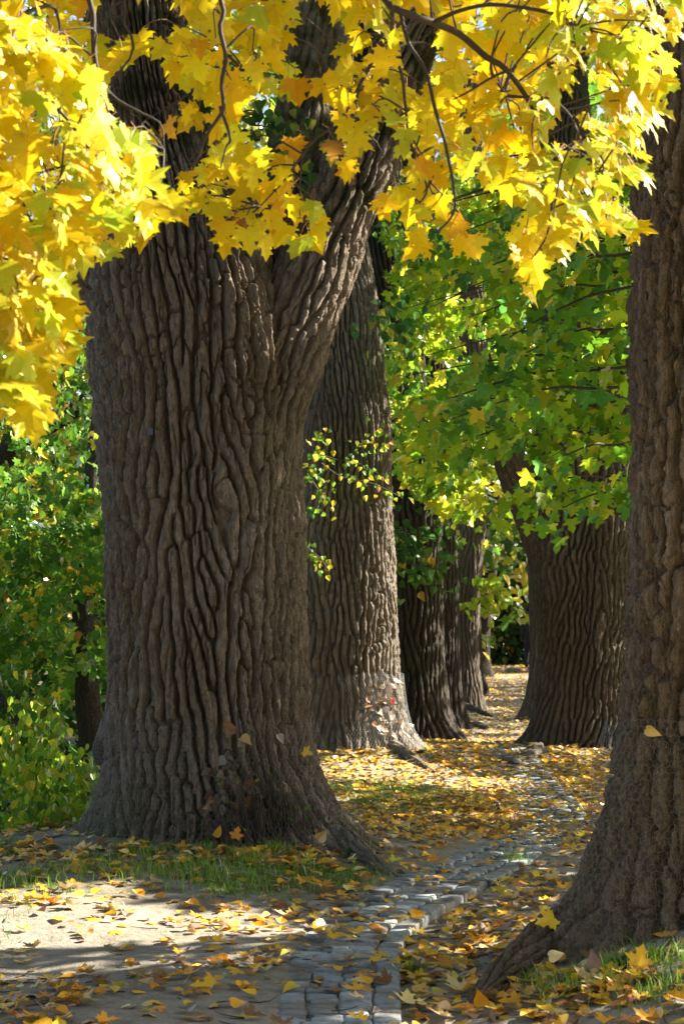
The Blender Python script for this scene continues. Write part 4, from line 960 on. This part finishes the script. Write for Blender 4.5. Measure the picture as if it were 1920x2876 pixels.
fx = np.concatenate([x1, x2, x3]); fy = np.concatenate([y1, y2, y3])
# drifts heaped against the trunks
for (a, b, nn, sx_, sy_) in ((640, 2400, 50, .35, .09), (760, 2420, 40, .25, .12), (880, 2400, 30, .15, .1), (420, 2410, 16, .25, .08), (1700, 2760, 70, .22, .16), (1560, 2800, 60, .2, .12), (1250, 2720, 90, .12, .5), (1000, 2130, 60, .5, .1), (60, 2420, 60, .4, .2)):
    c = gp(a, b); fx = np.append(fx, c[0] + rg.normal(0, sx_, nn)); fy = np.append(fy, c[1] + rg.normal(0, sy_, nn))
n = len(fx); fz = surf(fx, fy) + rg.uniform(.002, .016, n)
e = .04; gxn = -(surf(fx + e, fy) - surf(fx - e, fy)) / (2 * e); gyn = -(surf(fx, fy + e) - surf(fx, fy - e)) / (2 * e)
nor = np.column_stack([np.clip(gxn, -.6, .6), np.clip(gyn, -.6, .6), np.ones(n)]) + rg.normal(0, .17, (n, 3)); an = rg.uniform(0, 2 * PI, n)
Rf = frame(np.column_stack([np.cos(an), np.sin(an), rg.normal(0, .12, n)]), nor)
Rf = np.where((np.abs(Rf[:, 2, 2]) > 0)[:, None, None], Rf, Rf)
mapl = rg.uniform(0, 1, n) < .28
sz = np.where(mapl, rg.uniform(.06, .10, n), rg.uniform(.042, .082, n)); sz = np.where(fy > 26, sz * 1.1, sz)
cc = palette(n, LIT, rg, .14); fp = np.column_stack([fx, fy, fz + .004])
lit_root = None
px_, py_ = proj(fp); inv = (px_ > 0) & (px_ < 1920) & (py_ < 2870)
order = np.argsort(-(sz / fy) * inv); A, B = order[:300], order[300:]
near = B[fy[B] < 17]; farr = B[fy[B] >= 17]
T_FLO = [leaf_tmpl([(0, 0), (.40, .08), (.36, .55), (0, 1.0)], f, d, s, .03) for f, d, s in ((.3, -.3, 51), (-.2, .3, 52))]
lit_root = tag(leaf_mass('leaf_litter', fp[farr], Rf[farr], sz[farr], cc[farr], T_FLO, M_LITTER_MASS, None, 5), 'yellow and orange fallen leaves strewn over path and earth', 'leaf litter', kind='stuff')
nm = near[~mapl[near]]; tag(leaf_mass('loose_leaves', fp[nm], Rf[nm], sz[nm], cc[nm], T_HEART, M_LITTER_MASS, lit_root, 6), kind='stuff')
nm = near[mapl[near]]; tag(leaf_mass('loose_leaves', fp[nm], Rf[nm], sz[nm], cc[nm], T_MFALL, M_LITTER_MASS, lit_root, 7), kind='stuff')
am = A[mapl[A]]; ah = A[~mapl[A]]
leaf_objs('leaf', fp[am], Rf[am], sz[am], cc[am], T_MFALL, M_LITTER_OBJ, lit_root, 'fallen_maple', 8)
leaf_objs('leaf', fp[ah], Rf[ah], sz[ah], cc[ah], T_HEART, M_LITTER_OBJ, lit_root, 'fallen_poplar', 9)

sticks = []
for k in range(420):
    q = rg.uniform(0, 1); yy = 6.6 + 13 * q ** 1.3; xx = rg.uniform(-2.6, 2.2); L_ = rg.uniform(.03, .16); aa = rg.uniform(0, PI)
    e0 = np.array([xx, yy]); e1 = e0 + L_ * np.array([math.cos(aa), math.sin(aa)]); em = (e0 + e1) / 2 + rg.normal(0, L_ * .08, 2)
    sticks.append((np.array([(*e, float(surf(e[0], e[1])) + .006, rr_) for e, rr_ in ((e0, .0028), (em, .0024), (e1, .0012))]), 4))
tag(mobj('fallen_twigs', tubes_mesh('fallen_twigs', sticks, 4), M_TWIG, lit_root), kind='stuff')
# dried leaves held in the wire of the great trunk
brush = []; bl = []
for k in range(130):
    th_ = rg.normal(-1.05, .30); z0_ = .22 + .15 * rg.uniform(); h_ = rg.uniform(.10, .50) * math.exp(-((th_ + 1.05) / .45) ** 2); o_ = rg.uniform(.01, .07)
    R0 = float(MT.R(np.array([th_]), np.array([z0_]))[0]) + o_; t2 = th_ + rg.normal(0, .07); R1 = float(MT.R(np.array([t2]), np.array([z0_ + h_]))[0]) + rg.uniform(.02, .08)
    a_ = np.array([float(MT.c(z0_)) + R0 * math.cos(th_), MT.d + R0 * math.sin(th_), z0_ - .05]); b_ = np.array([float(MT.c(z0_)) + R1 * math.cos(t2), MT.d + R1 * math.sin(t2), z0_ + h_]); m_ = (a_ + b_) / 2 + rg.normal(0, .025, 3)
    brush.append((np.array([(*a_, .0035), (*m_, .0028), (*b_, .0014)]), 6)); bl += [m_, b_]
br_o = tag(mobj('brushwood', tubes_mesh('brushwood', brush, 4), M_TWIG, t_main), kind='stuff'); bl = np.array(bl); bl = bl[rg.uniform(0, 1, len(bl)) < .35]; n = len(bl)
leaf_objs('leaf', bl, rnd_frames(n, rg, (0, -.3, -.3), (0, -.8, .5), .6), rg.uniform(.02, .04, n), palette(n, [(3, (.10, .22, .04)), (2, (.18, .30, .04)), (2, (.16, .11, .07))], rg, .2), T_OVAL, M_GREEN_OBJ, br_o, 'brush_leaf', 3)
def on_trunk(T, th, z, off): 
    R_ = T.R(th, z) + off; return np.column_stack([T.c(z) + R_ * np.cos(th), T.d + R_ * np.sin(th), z])
n = 90; th = rg.normal(-1.2, .28, n); z = .28 + rg.uniform(0, .72, n) * rg.uniform(.3, 1, n) * np.exp(-((th + 1.2) / .5) ** 2)
p = on_trunk(MT, th, z, .02); 
Rd = frame(np.column_stack([rg.normal(0, .6, n), rg.normal(0, .3, n), rg.normal(-.5, .5, n)]), np.column_stack([rg.normal(0, .5, n), -1 + rg.normal(0, .3, n), rg.normal(.3, .4, n)]))
tag(leaf_mass('dried_leaves', p, Rd, rg.uniform(.045, .085, n), palette(n, [(4, (.09, .065, .045)), (3, (.16, .12, .085)), (1, (.30, .25, .20)), (.5, (.26, .13, .05))], rg), T_HEART, M_LITTER_MASS, None, 3),
    'grey-brown dried leaves packed behind the wire of the forked trunk', 'dried leaves', kind='stuff')
n = 70; th = rg.normal(-.75, .25, n); z = .42 + rg.uniform(0, .7, n) ** 1.4
p = on_trunk(ST, th, z, .02); Rd = rnd_frames(n, rg, (0, 0, -.5), (.4, -1, .3), .5)
tag(leaf_mass('dried_leaves', p, Rd, rg.uniform(.05, .09, n), palette(n, [(3, (.40, .30, .22)), (2, (.5, .42, .36)), (1, (.4, .2, .08))], rg), T_HEART, M_LITTER_MASS, None, 3),
    'pale dried leaves caught in the sunlit wire of the second poplar', 'dried leaves', kind='stuff')

# leaves one can point at
def one_leaf(name, label, px, py, d, tipv, norv, s, c, tm, pre):
    s = s * .8; p = P(px, py, d)[None]; R_ = frame(np.array([tipv], float), np.array([norv], float)); p = p - R_[:, :, 1] * s * .5
    o = leaf_objs(name, p, R_, np.array([s]), np.array([c]), [tm], M_LITTER_OBJ, None, pre)[0]
    return tag(o, label, 'leaf')
one_leaf('maple_leaf', 'big yellow maple leaf lodged on the spreading root at the right', 1528, 2592, 8.35, (-.75, -.2, -.35), (-.2, -.9, .6), .115, (.72, .48, .02), T_MFALL[0], 'single_a')
one_leaf('poplar_leaf', 'orange leaf propped upright at the tip of the right root', 1348, 2802, 7.75, (-.3, 0, 1), (-.3, -1, .2), .085, (.62, .27, .015), T_HEART[0], 'single_b')
one_leaf('poplar_leaf', 'pale cream leaf lying on the side of the right root', 1560, 2680, 7.85, (.9, -.2, .3), (0, -1, .6), .075, (.68, .56, .28), T_HEART[2], 'single_c')
one_leaf('maple_leaf', 'orange maple leaf standing against the foot of the forked trunk', 664, 2338, 11.75, (.2, 0, 1), (-.1, -1, .3), .085, (.66, .27, .03), T_MFALL[1], 'single_d')
one_leaf('poplar_leaf', 'upright yellow leaf on its stalk before the forked trunk', 606, 2330, 11.72, (.5, -.3, .8), (.9, -.7, .3), .105, (.72, .46, .08), T_HEART[4], 'single_e')
one_leaf('poplar_leaf', 'pale yellow leaf caught upper in the wire of the forked trunk', 690, 2085, 12.03, (.8, -.4, -.5), (.3, -.7, .7), .11, (.50, .34, .09), T_HEART[4], 'single_f')
one_leaf('poplar_leaf', 'whitish pink leaf caught in wire right of the dried leaf heap', 785, 2078, 12.14, (.4, -.1, -1), (.8, -.8, .2), .085, (.42, .34, .30), T_HEART[1], 'single_g')
one_leaf('maple_leaf', 'small yellow leaf stuck at the right edge of the main wire guard', 865, 2116, 12.25, (.8, -.1, -.3), (.1, -1, .5), .08, (.75, .48, .04), T_MFALL[2], 'single_h')
one_leaf('poplar_leaf', 'buff leaf lying on top of the wire at the right edge', 1835, 2052, 8.32, (1, -.2, -.3), (0, -.8, .7), .085, (.66, .42, .10), T_HEART[2], 'single_i')
one_leaf('poplar_leaf', 'round tan leaf upright beside the right root of the forked trunk', 905, 2345, 11.9, (.6, 0, .7), (.5, -1, .5), .10, (.55, .40, .18), T_HEART[1], 'single_j')
one_leaf('poplar_leaf', 'cream leaf leaning on the left root of the forked trunk', 228, 2380, 11.75, (.5, 0, 1), (.2, -1, .1), .10, (.70, .58, .30), T_HEART[3], 'single_k')
one_leaf('poplar_leaf', 'yellow leaf standing alone in the grass at the far left', 100, 2488, 10.9, (.25, 0, 1), (.3, -1, .2), .105, (.80, .58, .08), T_HEART[1], 'single_l')
one_leaf('maple_leaf', 'yellow maple leaf on edge at the right foot of the near trunk', 1800, 2680, 7.95, (.3, 0, 1), (-.3, -1, .2), .11, (.74, .48, .05), T_MFALL[0], 'single_m')
one_leaf('poplar_leaf', 'brown-pink dry leaf upright at the base of the right root', 1665, 2695, 7.95, (-.1, 0, 1), (0, -1, .2), .085, (.26, .17, .14), T_HEART[3], 'single_n')
one_leaf('petal', 'tiny pink petal on the leafy ground at lower right', 1773, 2806, 7.45, (.6, 0, .4), (0, -.9, .5), .030, (.70, .22, .38), T_OVAL[0], 'single_o')

# weeds
def weed(label, px, py, n, seed, s):
    t = thing('weed', label, 'plant'); rg = np.random.default_rng(seed); c = gp(px, py); st = []; lp = []
    for k in range(n):
        a = rg.uniform(0, 2 * PI); q = rg.uniform(.3, 1) * s; tip = c + np.array([math.cos(a) * q * .6, math.sin(a) * q * .5, q * .9])
        pts = np.array([(*c, .002), (*((c + tip) / 2 + np.array([0, 0, q * .15])), .0016), (*tip, .001)]); st.append((pts, 6)); lp += list(resample(pts, 8)[3:, :3])
    mobj('stem', tubes_mesh('stem', st, 4), plain_mat('stem_green', (.08, .14, .03)), t)
    lp = np.array(lp); m = len(lp)
    leaf_objs('leaf', lp, rnd_frames(m, rg, (0, -.2, .4), (0, -.6, .8), .5), rg.uniform(.4, .7, m) * s * .5, palette(m, [(3, (.05, .15, .03)), (2, (.08, .20, .05))], rg, .15), T_OVAL, M_GREEN_OBJ, t, 'weed_leaf', seed)
weed('small leafy weed at the foot of the forked trunk beside the round tan leaf', 835, 2372, 7, 1, .10)
weed('dark green weed on the right root of the forked trunk', 985, 2412, 5, 2, .09)
weed('low green weed under the wire in the middle of the forked trunk', 590, 2372, 6, 3, .09)
weed('tiny green weed right of the second poplar root', 1185, 2120, 4, 4, .10)
weed('green weed in leaves under the near right trunk', 1735, 2722, 6, 5, .08)

# ------------------------------------------------------------------ small things
o = mobj('tree_tag', mesh_np('tree_tag', np.array([(x, y_, z) for y_ in (0, .006) for (x, z) in ((-.018, -.02), (.018, -.02), (.018, .02), (0, .026), (-.018, .02))]), Q=np.array([(0, 1, 6, 5), (1, 2, 7, 6), (2, 3, 8, 7), (3, 4, 9, 8), (4, 0, 5, 9)]),
    T=np.array([(0, 2, 1), (0, 3, 2), (0, 4, 3), (5, 6, 7), (5, 7, 8), (5, 8, 9)]), smooth=False), plain_mat('tag_metal', (.05, .055, .06), .5, .3))
th0 = math.acos((P(428, 0, 12.2)[0] - float(MT.c(P(0, 1217, 12.2)[2]))) / float(MT.r(P(0, 1217, 12.2)[2]))) * -1
tp_ = on_trunk(MT, np.array([th0]), np.array([P(0, 1217, 12.2)[2]]), .012)[0]; o.location = tp_; o.rotation_euler = (0, 0, th0 + PI / 2)
tag(o, 'small dark tag fixed to the bark of the forked trunk', 'tag')
def rock(name, label, px, py, s, mat, seed, cat):
    rs = np.random.default_rng(seed); c = gp(px, py); V = []; nu, nv = 14, 9
    for i in range(nv):
        ph = -PI / 2 + PI * i / (nv - 1)
        for j in range(nu):
            a = 2 * PI * j / nu; f = 1 / max(abs(math.cos(a)), abs(math.sin(a))) ** .6; g = 1 + (float(vn(np.array(j * .9), np.array(i * .9), seed, None)) - .5) * .25
            V.append((math.cos(ph) ** .6 * math.cos(a) * f * s[0] * g, math.cos(ph) ** .6 * math.sin(a) * f * s[1] * g, math.sin(ph) * s[2]))
    gi = np.arange(nu * nv).reshape(nv, nu); g2 = np.roll(gi, -1, 1)
    o = mobj(name, mesh_np(name, np.array(V), Q=np.stack([gi[:-1], g2[:-1], g2[1:], gi[1:]], -1).reshape(-1, 4)), mat); o.location = (c[0], c[1], c[2] + s[2] * .5)
    return tag(o, label, cat)
M_ROCK = plain_mat('stone_grey', (.15, .15, .135), .85, 0, .5, 12, .5)
rock('stone', 'pale grey stone block at the far end of the path', 1440, 1890, (.26, .2, .10), M_ROCK, 1, 'stone')
rock('stone', 'dark half-buried stone in the middle of the path past the second poplar', 1330, 2045, (.22, .12, .07), plain_mat('stone_dark', (.08, .075, .065), .9, 0, .5, 12, .5), 2, 'stone')
rock('stone', 'dark stone at the left foot of the forked tree across the path', 1420, 2146, (.16, .1, .05), plain_mat('stone_dark', (.08, .075, .065), .9, 0, .5, 12, .5), 3, 'stone')
o = leaf_objs('litter_scrap', on_trunk(ST, np.array([-.62]), np.array([P(0, 1962, 21)[2]]), .06), frame(np.array([[.2, 0, -1.]]), np.array([[.3, -1, 0.]])), np.array([.07]), np.array([(.75, .08, .12)]), [T_OVAL[1]], M_LITTER_OBJ, None, 'scrap')[0]
tag(o, 'small red scrap caught in the sunlit wire of the second poplar', 'scrap')

# ------------------------------------------------------------------ the distant walker
def person(px, py, d):
    t = thing('person', 'person in dark navy coat and trousers walking far off, half hidden by a trunk', 'person'); g = P(px, py, d); z0 = gz(g[0], g[1])
    J = {'pel': (0, 0, .92, .15), 'wai': (0, .01, 1.08, .14), 'che': (0, .02, 1.32, .17), 'nek': (0, .02, 1.48, .07), 'hed': (0, .03, 1.56, .085), 'top': (0, .03, 1.68, .075),
         'ls': (-.19, .02, 1.40, .075), 'le': (-.26, -.03, 1.14, .055), 'lw': (-.25, .08, .92, .04), 'lh': (-.25, .11, .84, .035), 'rs': (.19, .02, 1.40, .075), 're': (.26, .02, 1.14, .055), 'rw': (.25, -.04, .92, .04), 'rh': (.25, -.06, .84, .035),
         'lk': (-.1, .10, .50, .085), 'la': (-.11, -.02, .09, .055), 'lt': (-.11, .14, .04, .045), 'rk': (.1, .0, .48, .085), 'ra': (.11, -.22, .12, .055), 'rt': (.11, -.10, .03, .045), 'lhip': (-.1, 0, .86, .11), 'rhip': (.1, 0, .86, .11)}
    E = [('pel', 'wai'), ('wai', 'che'), ('che', 'nek'), ('nek', 'hed'), ('hed', 'top'), ('che', 'ls'), ('ls', 'le'), ('le', 'lw'), ('lw', 'lh'), ('che', 'rs'), ('rs', 're'), ('re', 'rw'), ('rw', 'rh'),
         ('pel', 'lhip'), ('lhip', 'lk'), ('lk', 'la'), ('la', 'lt'), ('pel', 'rhip'), ('rhip', 'rk'), ('rk', 'ra'), ('ra', 'rt')]
    ks = list(J); me = bpy.data.meshes.new('body'); me.from_pydata([J[k][:3] for k in ks], [(ks.index(a), ks.index(b)) for a, b in E], [])
    navy = plain_mat('navy_cloth', (.012, .014, .028), .9, 0, .4, 8)
    me.materials.append(navy); o = link(bpy.data.objects.new('body', me), t); o.modifiers.new('skin', 'SKIN'); 
    for k, v in zip(ks, me.skin_vertices[0].data): v.radius = (J[k][3], J[k][3]); v.use_root = (k == 'pel')
    o.modifiers.new('sub', 'SUBSURF').render_levels = 2
    hv, hq = tube_np(np.array([(0, .0, 1.58, .03), (0, .005, 1.62, .096), (0, .01, 1.68, .10), (0, .02, 1.74, .07), (0, .02, 1.765, .01)]), 12, 14)
    mobj('hair', mesh_np('hair', hv, Q=hq), plain_mat('hair_dark', (.02, .014, .01), .7), t)
    t.location = (g[0], g[1], z0)
person(1487, 1872, 63.5)
print('setts', len(slots), 'maple leaves', nL, 'litter', len(fx), 'green', len(gp_), 'grass', len(pts))
